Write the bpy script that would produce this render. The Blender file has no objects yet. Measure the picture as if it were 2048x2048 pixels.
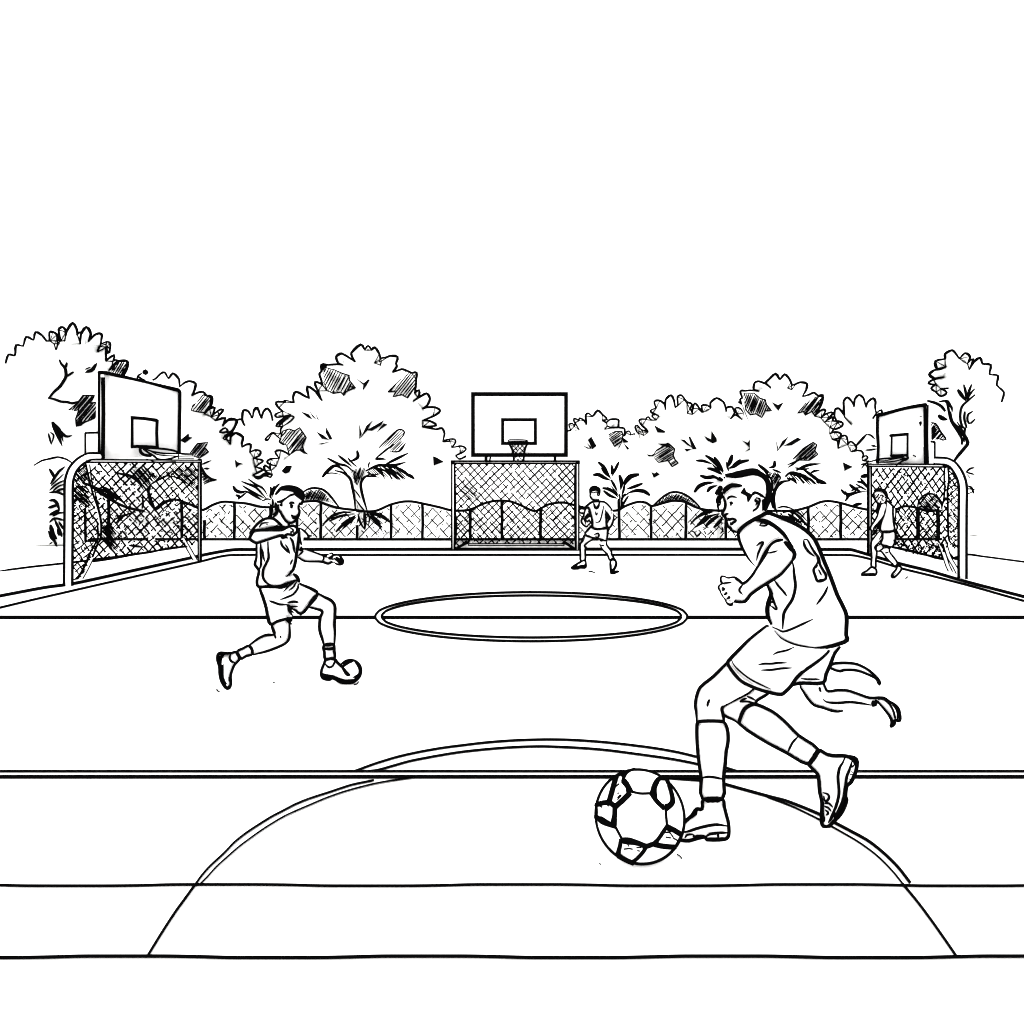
import bpy, bmesh, math, random
import numpy as np
from mathutils import Vector
from mathutils.geometry import delaunay_2d_cdt

# ---------------------------------------------------------------- frame of reference
F = 2048 * 30.0 / 36.0        # focal length of the lens in picture units
HX, HZ, CAMZ = 1024.0, 965.0, 1.5
scene = bpy.context.scene
COL = scene.collection
rnd = random.Random(7)

def W(u, v, d):
    """a point of the place, d metres down the court"""
    return Vector(((u - HX) * d / F, d, CAMZ - (v - HZ) * d / F))

def GD(v):
    return F * CAMZ / (v - HZ)

def G(u, v, z=0.0):
    d = F * (CAMZ - z) / (v - HZ)
    return Vector(((u - HX) * d / F, d, z))

def R(o, pts):
    ox, oy, k = o
    out = []
    for p in pts:
        q = (ox + p[0] * k, oy + p[1] * k)
        if len(p) > 2:
            q = q + (p[2],)
        out.append(q)
    return out

def lin(a, b):
    (u0, v0, d0), (u1, v1, d1) = a, b
    L2 = (u1 - u0) ** 2 + (v1 - v0) ** 2
    def f(u, v):
        t = ((u - u0) * (u1 - u0) + (v - v0) * (v1 - v0)) / L2
        t = max(-0.25, min(1.25, t))
        return d0 + (d1 - d0) * t
    return f

def dep(d, u, v):
    return d(u, v) if callable(d) else d

# ---------------------------------------------------------------- materials
def mat(name, col, rough=0.85, var=0.0, scale=8.0, bump=0.0):
    m = bpy.data.materials.new(name)
    m.use_nodes = True
    nt = m.node_tree
    b = nt.nodes['Principled BSDF']
    b.inputs['Roughness'].default_value = rough
    b.inputs['Specular IOR Level'].default_value = 0.0
    b.inputs['Base Color'].default_value = (*col, 1)
    if var > 0:
        n = nt.nodes.new('ShaderNodeTexNoise'); n.inputs['Scale'].default_value = scale
        n.inputs['Detail'].default_value = 5
        tc = nt.nodes.new('ShaderNodeTexCoord')
        nt.links.new(tc.outputs['Object'], n.inputs['Vector'])
        r = nt.nodes.new('ShaderNodeMapRange')
        r.inputs['To Min'].default_value = 1 - var; r.inputs['To Max'].default_value = 1.0
        nt.links.new(n.outputs['Fac'], r.inputs['Value'])
        mx = nt.nodes.new('ShaderNodeVectorMath'); mx.operation = 'SCALE'
        mx.inputs[0].default_value = col
        nt.links.new(r.outputs['Result'], mx.inputs['Scale'])
        nt.links.new(mx.outputs['Vector'], b.inputs['Base Color'])
    return m

M = {
    'ink':   mat('black_ink', (0.0012, 0.0012, 0.0013), 1.0),
    'paper': mat('white_matte', (0.85, 0.85, 0.85), 0.9, 0.03, 6),
    'skin':  mat('white_skin', (0.86, 0.85, 0.85), 0.8, 0.02, 12),
    'cloth': mat('white_cloth', (0.85, 0.85, 0.86), 0.95, 0.03, 30),
    'leaf':  mat('white_foliage', (0.84, 0.85, 0.84), 0.95, 0.04, 2),
    'floor': mat('white_court_surface', (0.84, 0.84, 0.84), 0.95, 0.03, 1.5),
    'steel': mat('white_painted_steel', (0.87, 0.87, 0.87), 0.6, 0.02, 20),
}

# ---------------------------------------------------------------- curves
def smooth(pts, closed=False, n=3):
    """centripetal-ish Catmull-Rom through the points"""
    P = [np.array(p[:2], float) for p in pts]
    N = len(P)
    if N < 3 or n < 2:
        return [tuple(p) for p in P]
    out = []
    segs = N if closed else N - 1
    for i in range(segs):
        p1, p2 = P[i], P[(i + 1) % N]
        p0 = P[i - 1] if (i > 0 or closed) else 2 * p1 - p2
        p3 = P[(i + 2) % N] if (i + 2 < N or closed) else 2 * p2 - p1
        L = np.linalg.norm(p2 - p1) + 1e-6
        m1 = (p2 - p0); m2 = (p3 - p1)
        m1 = m1 / (np.linalg.norm(m1) + 1e-6) * L * (0.9 if np.dot(m1, p2 - p1) > 0.3 * L * np.linalg.norm(m1) else 0.3)
        m2 = m2 / (np.linalg.norm(m2) + 1e-6) * L * (0.9 if np.dot(m2, p2 - p1) > 0.3 * L * np.linalg.norm(m2) else 0.3)
        for k in range(n):
            t = k / n
            h00 = 2*t**3 - 3*t**2 + 1; h10 = t**3 - 2*t**2 + t
            h01 = -2*t**3 + 3*t**2; h11 = t**3 - t**2
            out.append(tuple(h00*p1 + h10*m1 + h01*p2 + h11*m2))
    if not closed:
        out.append(tuple(P[-1]))
    return out

def resample(pts, step):
    out = [pts[0]]
    for a, b in zip(pts, pts[1:]):
        L = math.hypot(b[0]-a[0], b[1]-a[1])
        k = max(1, int(math.ceil(L / step)))
        for i in range(1, k + 1):
            out.append((a[0] + (b[0]-a[0])*i/k, a[1] + (b[1]-a[1])*i/k))
    return out

def inside(poly, u, v):
    c = False; n = len(poly); j = n - 1
    for i in range(n):
        xi, yi = poly[i][:2]; xj, yj = poly[j][:2]
        if (yi > v) != (yj > v) and u < (xj - xi) * (v - yi) / (yj - yi + 1e-12) + xi:
            c = not c
        j = i
    return c

def bdist(poly, u, v):
    P = np.array([p[:2] for p in poly]); Q = np.roll(P, -1, axis=0)
    d = Q - P; w = np.array([u, v]) - P
    t = np.clip((w*d).sum(1) / ((d*d).sum(1) + 1e-12), 0, 1)
    e = w - d * t[:, None]
    return math.sqrt((e*e).sum(1).min())

def clip_line(poly, a, b):
    """parts of segment a-b inside the polygon"""
    ts = []
    n = len(poly)
    dx, dy = b[0]-a[0], b[1]-a[1]
    for i in range(n):
        p, q = poly[i], poly[(i+1) % n]
        ex, ey = q[0]-p[0], q[1]-p[1]
        den = dx*ey - dy*ex
        if abs(den) < 1e-9: continue
        t = ((p[0]-a[0])*ey - (p[1]-a[1])*ex) / den
        s = ((p[0]-a[0])*dy - (p[1]-a[1])*dx) / den
        if 0 <= s < 1 and 0 <= t <= 1: ts.append(t)
    ts.sort()
    return [((a[0]+dx*t0, a[1]+dy*t0), (a[0]+dx*t1, a[1]+dy*t1)) for t0, t1 in zip(ts[::2], ts[1::2])]

# ---------------------------------------------------------------- mesh collector
class Acc:
    def __init__(s):
        s.v, s.f, s.m = [], [], []
    def add(s, vs, fs, mi):
        o = len(s.v); s.v += [tuple(x) for x in vs]
        s.f += [tuple(i + o for i in f) for f in fs]; s.m += [mi] * len(fs)
    def tube(s, P, rad, sides=6, closed=False, mi=1):
        n = len(P)
        if n < 2: return
        if not hasattr(rad, '__len__'): rad = [rad] * n
        vs, fs = [], []
        for i in range(n):
            a = P[i-1] if (i > 0 or closed) else P[i]
            b = P[(i+1) % n] if (i < n-1 or closed) else P[i]
            t = (b - a)
            if t.length < 1e-9: t = Vector((1, 0, 0))
            t.normalize()
            ref = Vector((0, 1, 0)) if abs(t.y) < 0.95 else Vector((0, 0, 1))
            x = t.cross(ref).normalized(); y = x.cross(t).normalized()
            # widen at sharp bends so the stroke keeps its width
            for k in range(sides):
                an = 2*math.pi*(k+0.5)/sides
                vs.append(P[i] + (x*math.cos(an) + y*math.sin(an)) * rad[i])
        rings = n if closed else n-1
        for i in range(rings):
            j = (i+1) % n
            for k in range(sides):
                l = (k+1) % sides
                fs.append((i*sides+k, i*sides+l, j*sides+l, j*sides+k))
        if not closed:
            fs.append(tuple(range(sides))[::-1])
            fs.append(tuple((n-1)*sides + k for k in range(sides)))
        s.add(vs, fs, mi)
    def box8(s, c, mi=0):
        """c: 8 corners, near face 0-3 then far face 4-7"""
        s.add(c, [(0,1,2,3), (7,6,5,4), (0,4,5,1), (1,5,6,2), (2,6,7,3), (3,7,4,0)], mi)

def make_obj(name, acc, white, parent=None, loc=Vector((0,0,0)), fold=True):
    me = bpy.data.meshes.new(name)
    me.from_pydata([tuple(Vector(v) - loc) for v in acc.v], [], acc.f)
    me.materials.append(white); me.materials.append(M['ink'])
    me.polygons.foreach_set('material_index', acc.m)
    me.polygons.foreach_set('use_smooth', [True] * len(acc.f))
    me.update()
    o = bpy.data.objects.new(name, me); COL.objects.link(o)
    if parent: o.parent = parent
    else: o.location = loc
    return o

KI = 1.4      # ink brush factor

def tag(o, label=None, cat=None, group=None, kind=None):
    if label: o['label'] = label
    if cat: o['category'] = cat
    if group: o['group'] = group
    if kind: o['kind'] = kind
    return o

# ---------------------------------------------------------------- a thing drawn from outlines
class Thing:
    """a thing made of rounded volumes (each outline has its own distance and thickness) with inked seams"""
    def __init__(s, name, label, cat, base, group=None, lift=0.004):
        s.e = bpy.data.objects.new(name, None); COL.objects.link(s.e)
        s.base = Vector(base); s.e.location = s.base; s.e.empty_display_size = 0.3
        tag(s.e, label, cat, group)
        s.parts = {}; s.order = []; s.vol = []; s.lift = lift
    def part(s, key, name=None, white='paper', parent=None, label=None):
        if key not in s.parts:
            s.parts[key] = dict(acc=Acc(), raw=Acc(), name=name or key, white=white, parent=parent, label=label, vox=0.006)
            s.order.append(key)
        return s.parts[key]
    # volumes -----------------------------------------------------
    def puff(s, key, pts, d, Rp, w=0, thick=1.0, n=3, mi=0, rank=None, step=None, body=False, reg=True):
        p = s.part(key)
        poly = smooth(pts, True, n)
        xs = [q[0] for q in poly]; ys = [q[1] for q in poly]
        if step is None: step = max(Rp / 4.0, (max(xs)-min(xs) + max(ys)-min(ys)) / 70.0, 1.0)
        vc = [Vector(q) for q in poly]; nb = len(vc)
        y = min(ys) + step*.5; row = 0
        PB = np.array(poly)
        while y < max(ys):
            x = min(xs) + step * (.5 if row % 2 else 1.0)
            while x < max(xs):
                if inside(poly, x, y) and bdist(poly, x, y) > step*0.45: vc.append(Vector((x, y)))
                x += step
            y += step * .87; row += 1
        off = .42 * w * KI
        # ring of points just inside the rim so the edge is round
        for i in range(nb):
            a = PB[i-1]; b = PB[(i+1) % nb]; t = b - a; L = np.linalg.norm(t)
            if L < 1e-6: continue
            nrm = np.array([-t[1], t[0]]) / L
            for sg in (1, -1):
                for kk in (off, off + Rp*0.15):
                    q = PB[i] + nrm*sg*kk
                    if kk > .5 and inside(poly, q[0], q[1]) and bdist(poly, q[0], q[1]) > kk*.8: vc.append(Vector(q))
        off = .42 * w * KI
        vo, eo, fo, ov, oe, of = delaunay_2d_cdt(vc, [], [list(range(nb))], 1, 1e-4)
        dist = [bdist(poly, q.x, q.y) for q in vo]
        A = p['raw'] if body else p['acc']
        front, back, vs = {}, {}, []
        for i, q in enumerate(vo):
            dd = dep(d, q.x, q.y)
            e = min(max(.25, dist[i] - off), Rp)
            h = math.sqrt(max(0, Rp*Rp - (Rp-e)**2)) * thick * dd / F
            if dist[i] < 0.01:
                vs.append(W(q.x, q.y, dd)); front[i] = back[i] = len(vs)-1
            else:
                vs.append(W(q.x, q.y, dd-h)); front[i] = len(vs)-1
                vs.append(W(q.x, q.y, dd+h)); back[i] = len(vs)-1
        fs = []
        for f in fo:
            if all(dist[i] < 0.01 for i in f):      # all on the rim: give the tip its own bulge
                c = sum((vo[i] for i in f), Vector((0, 0))) / len(f)
                dd = dep(d, c.x, c.y); e = max(.3, min(bdist(poly, c.x, c.y), Rp))
                h = math.sqrt(max(0, Rp*Rp - (Rp-e)**2)) * thick * dd / F
                vs.append(W(c.x, c.y, dd-h)); kf = len(vs)-1
                vs.append(W(c.x, c.y, dd+h)); kb = len(vs)-1
                for a in range(len(f)):
                    i, j = f[a], f[(a+1) % len(f)]
                    fs.append((front[i], front[j], kf)); fs.append((back[j], back[i], kb))
                continue
            fs.append(tuple(front[i] for i in f)); fs.append(tuple(back[i] for i in reversed(f)))
        fs = [f for f in fs if len(set(f)) == len(f)]
        A.add(vs, fs, mi)
        if reg: s.vol.append((poly, d, Rp, thick, off))
        if w: s.outline(key, pts, d, w, n)
    def front(s, u, v, mind=None):
        best = None
        for poly, d, Rp, th, off in s.vol:
            dd = dep(d, u, v)
            if mind is not None and dd < mind - 0.06: continue
            if inside(poly, u, v):
                e = min(max(.25, bdist(poly, u, v) - off), Rp)
                z = dd - math.sqrt(max(0, Rp*Rp-(Rp-e)**2)) * th * dd / F
                if best is None or z < best: best = z
        return best
    def outline(s, key, pts, d, w, n=3):
        """inked rim; a third value 0 on a point leaves the edge after it bare"""
        N = len(pts); runs = []; cur = []
        bare = [len(p) > 2 and p[2] == 0 for p in pts]
        dense = smooth(pts, True, n); k = n if N >= 3 and n >= 2 else 1
        if not any(bare):
            s.line(key, dense + [dense[0]], w, own=d, closed=True); return
        st = bare.index(True) + 1
        cur = []
        for j in range(N):
            i = (st + j) % N
            if bare[i]:
                if cur:
                    cur.append(dense[(i*k) % len(dense)]); s.line(key, cur, w, own=d, taper=.6)
                cur = []
            else:
                cur += [dense[(i*k + t) % len(dense)] for t in range(k)]
                nxt = (i+1) % N
        if cur: s.line(key, cur, w, own=d)
    # strokes -----------------------------------------------------
    def line(s, key, q, w, own=None, d=None, closed=False, taper=None, mi=1, sides=6):
        p = s.part(key)
        if closed: q = q[:-1] if q[0] == q[-1] else q
        ds = []
        o2 = max(1.0, w*.45)
        for u, v in q:
            if d is not None: z = dep(d, u, v)
            else:
                z = dep(own, u, v) if own is not None else None
                c = [s.front(u+a, v+b, mind=z) for a, b in ((0,0),(o2,0),(-o2,0),(0,o2),(0,-o2))]
                if z is None and c[0] is None: c = [None]
                c = [x for x in c if x is not None] + ([z] if z is not None else [])
                z = min(c) if c else None
            ds.append(z)
        known = [x for x in ds if x is not None]
        if not known: known = [s.base.y]
        last = known[0]
        for i in range(len(ds)):
            if ds[i] is None: ds[i] = last
            last = ds[i]
        if d is None:
            m = len(ds)
            ds = [min(ds[max(0, i-2):i+3]) for i in range(m)]
            ds = [sum(ds[max(0, i-1):i+2]) / len(ds[max(0, i-1):i+2]) for i in range(m)]
        n = len(q); P, rr = [], []
        for i, ((u, v), z) in enumerate(zip(q, ds)):
            r = w * .5 * KI * z / F
            if taper is not None and not closed:
                t = i / max(1, n-1); e = min(t, 1-t) * 2
                r *= taper + (1-taper) * min(1, e*2.2)
            P.append(W(u, v, z - s.lift - r*.4)); rr.append(r)
        p['acc'].tube(P, rr, sides, closed, mi)
    def stroke(s, key, pts, w, d=None, taper=.45, n=3, sides=6):
        q = smooth(pts, False, n)
        if d is None: q = resample(q, 6.0)
        s.line(key, q, w, d=d, taper=taper, sides=sides)
    def leaf(s, key, pts, w, d=None, sides=6, mi=1, n=4):
        """a spindle: leaf, frond or brush mark, thick in the middle"""
        q = smooth(pts, False, n) if len(pts) > 2 else resample(list(pts), max(1.5, math.dist(pts[0], pts[1]) / 6))
        p = s.part(key); m = len(q); P, rr = [], []
        for i, (u, v) in enumerate(q):
            z = dep(d, u, v) if d is not None else (s.front(u, v) or s.base.y)
            t = i / (m-1)
            r = w*.43*KI*z/F * max(.12, math.sin(math.pi * min(1, .12+t*.88))**.7)
            P.append(W(u, v, z - s.lift - r*.3)); rr.append(r)
        p['acc'].tube(P, rr, sides, False, mi)
    def fill(s, key, pts, d=None, thick=1.6, n=2):
        """solid black patch standing a little proud of the surface"""
        p = s.part(key)
        poly = smooth(pts, True, n); nb = len(poly)
        xs = [q[0] for q in poly]; ys = [q[1] for q in poly]
        st = max(3.0, (max(xs)-min(xs)+max(ys)-min(ys))/20)
        vc = [Vector(q) for q in poly]
        y = min(ys)+st/2
        while y < max(ys):
            x = min(xs)+st/2
            while x < max(xs):
                if inside(poly, x, y) and bdist(poly, x, y) > st*.4: vc.append(Vector((x, y)))
                x += st
            y += st
        vo, eo, fo, *_ = delaunay_2d_cdt(vc, [], [list(range(nb))], 1, 1e-4)
        vs = []; 
        zz = []
        for q in vo:
            z = dep(d, q.x, q.y) if d is not None else s.front(q.x, q.y)
            zz.append(z)
        kn = [z for z in zz if z is not None]
        base = min(kn) if kn else s.base.y
        k = len(vo)
        for q, z in zip(vo, zz):
            z = base if z is None else z
            t = thick * z / F
            vs.append(W(q.x, q.y, z - s.lift - t))
        for q, z in zip(vo, zz):
            z = base if z is None else z
            vs.append(W(q.x, q.y, z + 0.002))
        fs = []
        cnt = {}
        for f in fo:
            f = tuple(f); fs.append(f); fs.append(tuple(i+k for i in reversed(f)))
            for a, b in zip(f, f[1:]+f[:1]): cnt[(a, b)] = 1
        for (a, b) in list(cnt):
            if (b, a) not in cnt: fs.append((b, a, a+k, b+k))
        p['acc'].add(vs, fs, 1)
    def hatch(s, key, poly, ang, gap, w, d=None, jit=.25, drop=.0):
        a = math.radians(ang); dx, dy = math.cos(a), -math.sin(a); nx, ny = -dy, dx
        cx = sum(q[0] for q in poly)/len(poly); cy = sum(q[1] for q in poly)/len(poly)
        Rr = max(math.hypot(q[0]-cx, q[1]-cy) for q in poly) + 5
        t = -Rr
        while t < Rr:
            o = t + rnd.uniform(-jit, jit)*gap
            j = rnd.uniform(-1, 1)*jit*gap
            A = (cx+nx*o-dx*Rr, cy+ny*o-dy*Rr); B = (cx+nx*(o+j)+dx*Rr, cy+ny*(o+j)+dy*Rr)
            for p0, p1 in clip_line(poly, A, B):
                if math.dist(p0, p1) < 1.5 or rnd.random() < drop: continue
                q = resample([p0, p1], 7)
                if d is not None: s.line(key, q, w*rnd.uniform(.8, 1.2), d=d, taper=.5, sides=4)
                else:
                    kk = max(1, len(q)-1)
                    s.line(key, q, w*rnd.uniform(.8, 1.2), taper=.5, sides=4)
            t += gap
    def net(s, key, poly, gap, w, d, a1=47, a2=-47, gaps=.12, seg=9, wob=.8):
        """knotted wire or cord: two sets of slanting strands with breaks"""
        cx = sum(q[0] for q in poly)/len(poly); cy = sum(q[1] for q in poly)/len(poly)
        Rr = max(math.hypot(q[0]-cx, q[1]-cy) for q in poly) + 5
        for ang in (a1, a2):
            a = math.radians(ang); dx, dy = math.cos(a), -math.sin(a); nx, ny = -dy, dx
            t = -Rr + rnd.uniform(0, gap)
            while t < Rr:
                for p0, p1 in clip_line(poly, (cx+nx*t-dx*Rr, cy+ny*t-dy*Rr), (cx+nx*t+dx*Rr, cy+ny*t+dy*Rr)):
                    q = resample([p0, p1], seg)
                    q = [(x+rnd.uniform(-wob, wob), y+rnd.uniform(-wob, wob)) for x, y in q]
                    cur = [q[0]]
                    for x in q[1:]:
                        if rnd.random() < gaps:
                            if len(cur) > 1: s.line(key, cur, w, d=d, sides=4)
                            cur = []
                        cur.append(x)
                    if len(cur) > 1: s.line(key, cur, w*rnd.uniform(.85, 1.25), d=d, sides=4)
                t += gap * rnd.uniform(.92, 1.08)
    def specks(s, key, poly, n, w, d, L=4):
        xs = [q[0] for q in poly]; ys = [q[1] for q in poly]
        k = 0; tries = 0
        while k < n and tries < n*20:
            tries += 1
            x = rnd.uniform(min(xs), max(xs)); y = rnd.uniform(min(ys), max(ys))
            if not inside(poly, x, y): continue
            a = rnd.uniform(0, math.pi); l = rnd.uniform(.3, 1)*L
            s.line(key, [(x, y), (x+l*math.cos(a), y+l*math.sin(a))], w*rnd.uniform(.7, 1.3), d=d, sides=4)
            k += 1
    # bars --------------------------------------------------------
    def bar(s, key, a, b, width, ink=1.6, ends=True):
        """square-section bar from a to b (world points), inked along its edges"""
        p = s.part(key)['acc']
        t = (b-a).normalized()
        ref = Vector((0, 1, 0)) if abs(t.y) < .8 else Vector((0, 0, 1))
        x = t.cross(ref).normalized()*width/2; y = x.cross(t).normalized()*width/2
        c = [a-x-y, a+x-y, b+x-y, b-x-y, a-x+y, a+x+y, b+x+y, b-x+y]
        p.box8(c, 0)
        r = ink*.5*KI*((a.y+b.y)/2)/F
        for i, j in ((0, 3), (1, 2), (4, 7), (5, 6)): p.tube([c[i], c[j]], r, 5)
        if ends:
            for i, j in ((0, 1), (2, 3), (4, 5), (6, 7), (0, 4), (1, 5), (2, 6), (3, 7)): p.tube([c[i], c[j]], r, 5)
    def slab(s, key, quad, th, ink, mi=0):
        """thick flat board: quad = 4 world points (front), pushed back by vector th"""
        p = s.part(key)['acc']
        c = list(quad) + [q+th for q in quad]
        p.box8(c, mi)
        if ink:
            r = ink*.5*KI*quad[0].y/F
            for i, j in ((0,1),(1,2),(2,3),(3,0),(4,5),(5,6),(6,7),(7,4),(0,4),(1,5),(2,6),(3,7)):
                p.tube([c[i], c[j]], r, 5)
    def done(s):
        objs = {}
        for key in s.order:
            p = s.parts[key]
            par = objs[p['parent']] if p['parent'] else s.e
            if p['raw'].v:
                me = bpy.data.meshes.new('tmp')
                me.from_pydata(p['raw'].v, [], p['raw'].f)
                bm = bmesh.new(); bm.from_mesh(me)
                bmesh.ops.remove_doubles(bm, verts=bm.verts, dist=1e-6)
                bmesh.ops.recalc_face_normals(bm, faces=bm.faces); bm.to_mesh(me); bm.free()
                o = bpy.data.objects.new('tmp', me); COL.objects.link(o)
                md = o.modifiers.new('r', 'REMESH'); md.mode = 'VOXEL'; md.voxel_size = p['vox']
                bpy.context.view_layer.update()
                dg = bpy.context.evaluated_depsgraph_get()
                m2 = bpy.data.meshes.new_from_object(o.evaluated_get(dg))
                p['acc'].add([v.co for v in m2.vertices], [tuple(f.vertices) for f in m2.polygons], 0)
                bpy.data.objects.remove(o); bpy.data.meshes.remove(me); bpy.data.meshes.remove(m2)
            o = make_obj(p['name'], p['acc'], M[p['white']], par, s.base)
            if p['label']: o['label'] = p['label']
            objs[key] = o
        return s.e

# ================================================================ ground and painted lines
def structure(name, vs, fs, m, mi=0):
    a = Acc(); a.add(vs, fs, mi)
    o = make_obj(name, a, m); tag(o, kind='structure'); return o

structure('ground', [(-300,-60,0),(300,-60,0),(300,500,0),(-300,500,0)], [(0,1,2,3)], M['floor'])

NLINE = [0]
def court_line(name, strokes):
    """painted marking lying on the court, strokes = [(points, width), ...]"""
    a = Acc()
    for pts, w in strokes:
        w = w * 1.1 + .3
        q = resample(smooth(pts, False, 6), 25)
        z = 0.004 + 0.0005 * (NLINE[0] % 7); NLINE[0] += 1
        n = len(q); L, Rr = [], []
        for i in range(n):
            p0 = q[max(0, i-1)]; p1 = q[min(n-1, i+1)]
            tx, ty = p1[0]-p0[0], p1[1]-p0[1]; l = math.hypot(tx, ty) + 1e-9
            nx, ny = -ty/l, tx/l
            L.append(G(q[i][0]+nx*w/2, q[i][1]+ny*w/2, z)); Rr.append(G(q[i][0]-nx*w/2, q[i][1]-ny*w/2, z))
        a.add(L+Rr, [(i, i+1, n+i+1, n+i) for i in range(n-1)], 1)
    o = make_obj(name, a, M['ink']); tag(o, kind='structure'); return o

def wob(y, x0, x1, amp, ph=0):
    xs = list(range(x0, x1+1, 60))
    return [(x, y + amp*math.tanh(2.5*math.sin(x/95.0+ph))) for x in xs]

X0, X1 = -2480, 4480
court_line('halfway_line', [([(X0,1234.5),(752,1234.5)],6.5), ([(764,1234.5),(1362,1234.5)],6.0), ([(1374,1234.5),(X1,1234.5)],6.5)])
def ell(cx, cy, rx, ry, n=72):
    q = [(cx+rx*math.cos(2*math.pi*i/n)+(1.5 if abs(math.sin(2*math.pi*i/n))<.2 else 0)*math.copysign(1,math.cos(2*math.pi*i/n))*-1, cy+ry*math.sin(2*math.pi*i/n)) for i in range(n+1)]
    return q
court_line('centre_circle', [(ell(1062.5,1233,313.5,49),4.2), (ell(1063,1232.5,301,42),4.2)])
court_line('court_line', [([(X0,1541.8),(X1,1541.8)],4.0), ([(X0,1553),(X1,1553)],6.2)])
court_line('court_line', [(wob(1770,X0,X1,1.3),5.2)])
court_line('court_line', [(wob(1913.5,X0,X1,1.5,2),6.5)])
court_line('goal_area_arc', [
    ([(709,1542),(750,1527),(796,1513),(841,1503),(887,1495),(930,1489.5),(968,1485),(1010,1481.5),(1049,1479.5),(1097,1478.5),(1145,1479.5),(1215,1484.5),(1296,1494),(1350,1503),(1396,1514),(1428,1525),(1449,1534),(1474,1542)],4.4),
    ([(737,1542),(756,1539.5),(790,1530),(823,1521),(887,1509),(926,1503),(968,1498.5),(1010,1495),(1049,1493),(1092,1492.5),(1161,1495.5),(1215,1500),(1269,1507),(1340,1517),(1396,1528),(1440,1541)],4.4)])
court_line('penalty_arc', [
    ([(748,1560),(704,1569),(661,1583),(618,1597),(591,1608),(564,1622),(543,1633),(511,1653),(489,1668),(468,1685),(451,1703),(419,1733),(404,1750),(391,1768)],4.0),
    ([(391,1768),(370,1797),(349,1826),(320,1871),(295,1912)],5.0),
    ([(830,1554),(801,1558),(753,1566),(694,1581),(651,1596),(618,1610),(590,1622),(565,1634),(529,1656),(502,1675),(478,1693),(454,1714),(432,1734),(415,1753),(401,1767)],3.2),
    ([(1330,1555),(1372,1558),(1410,1561),(1449,1568),(1480,1576.5),(1511,1585),(1540,1593),(1571,1601),(1608,1615),(1643,1630),(1670,1645),(1700,1661),(1737.5,1682),(1770,1708),(1797,1735),(1821,1766)],5.6),
    ([(1535,1594),(1565,1605),(1592,1616),(1641,1640),(1673,1658),(1716,1683),(1754,1711),(1786,1743),(1807.6,1770)],3.4),
    ([(1805,1767),(1834,1802),(1861,1838),(1890,1879),(1912,1911)],5.0)])
# touch lines and end line
court_line('end_line', [
    ([(-200,1230),(60,1180),(97,1173.5),(125,1170),(161,1164),(270,1140),(372,1117.5),(420,1107),(465,1099.5),(500,1098.8),(1698,1098.8),(1720,1104),(1745,1111.5),(1801,1127.5),(1860,1142),(1920,1159.5),(1990,1178),(2200,1232)],5.6),
    ([(-200,1263),(60,1200.5),(97,1192),(180,1173),(262,1154.5),(400,1123),(440,1113),(465,1109.8),(700,1109.8),(1697,1109.8),(1720,1113),(1755,1122),(1801,1136),(1870,1153),(1950,1174),(2010,1191),(2200,1243)],4.0)])
court_line('motion_tick', [(R((1160,1500,.17598),[(218,1285),(240,1303)]),2),(R((1160,1500,.17598),[(1102,1185),(1135,1205),(1160,1235)]),2.2),  # motion ticks by balls and feet, added to the floor as ink strokes
    (R((400,1160,.18634),[(180,1165),(185,1185),(210,1198)]),2.2),(R((400,1160,.18634),[(782,1096),(802,1102)]),2),
    (R((400,1160,.18634),[(1652,1124),(1685,1112),(1703,1088)]),2.0),(R((1120,940,.11391),[(500,1778),(560,1782),(612,1805)]),1.8),
    (R((1700,900,.14493),[(765,1775),(798,1745)]),2.0)])

# ================================================================ low wall and fence
DF = 19.7
w_ = Thing('low_wall', 'long low white wall that carries the chain link fence behind the court', 'wall', (0, DF, 0))
za = CAMZ - (1078-HZ)*DF/F
xa, xb = W(180,0,DF).x, W(1884,0,DF).x
w_.slab('wall', [Vector((xa,DF-.02,0)),Vector((xb,DF-.02,0)),Vector((xb,DF-.02,za-.001)),Vector((xa,DF-.02,za-.001))], Vector((0,.25,0)), 0)
w_.stroke('wall', [(180,1078),(1050,1078),(1884,1078)], 3.6, d=DF-.03, taper=1)
w_.stroke('wall', [(375,1092.5),(330,1099),(262,1109),(188,1119.5),(160,1123),(97,1130),(60,1134),(-60,1150)], 3.4, d=lin((60,0,13.8),(375,0,17.4)), taper=1)
w_.stroke('wall', [(1785,1094),(1830,1103),(1888,1119),(1934,1109),(1960,1112),(2080,1128)], 3.4, d=lin((1785,0,17.5),(1934,0,14.5)), taper=1)
w_.done()

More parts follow.
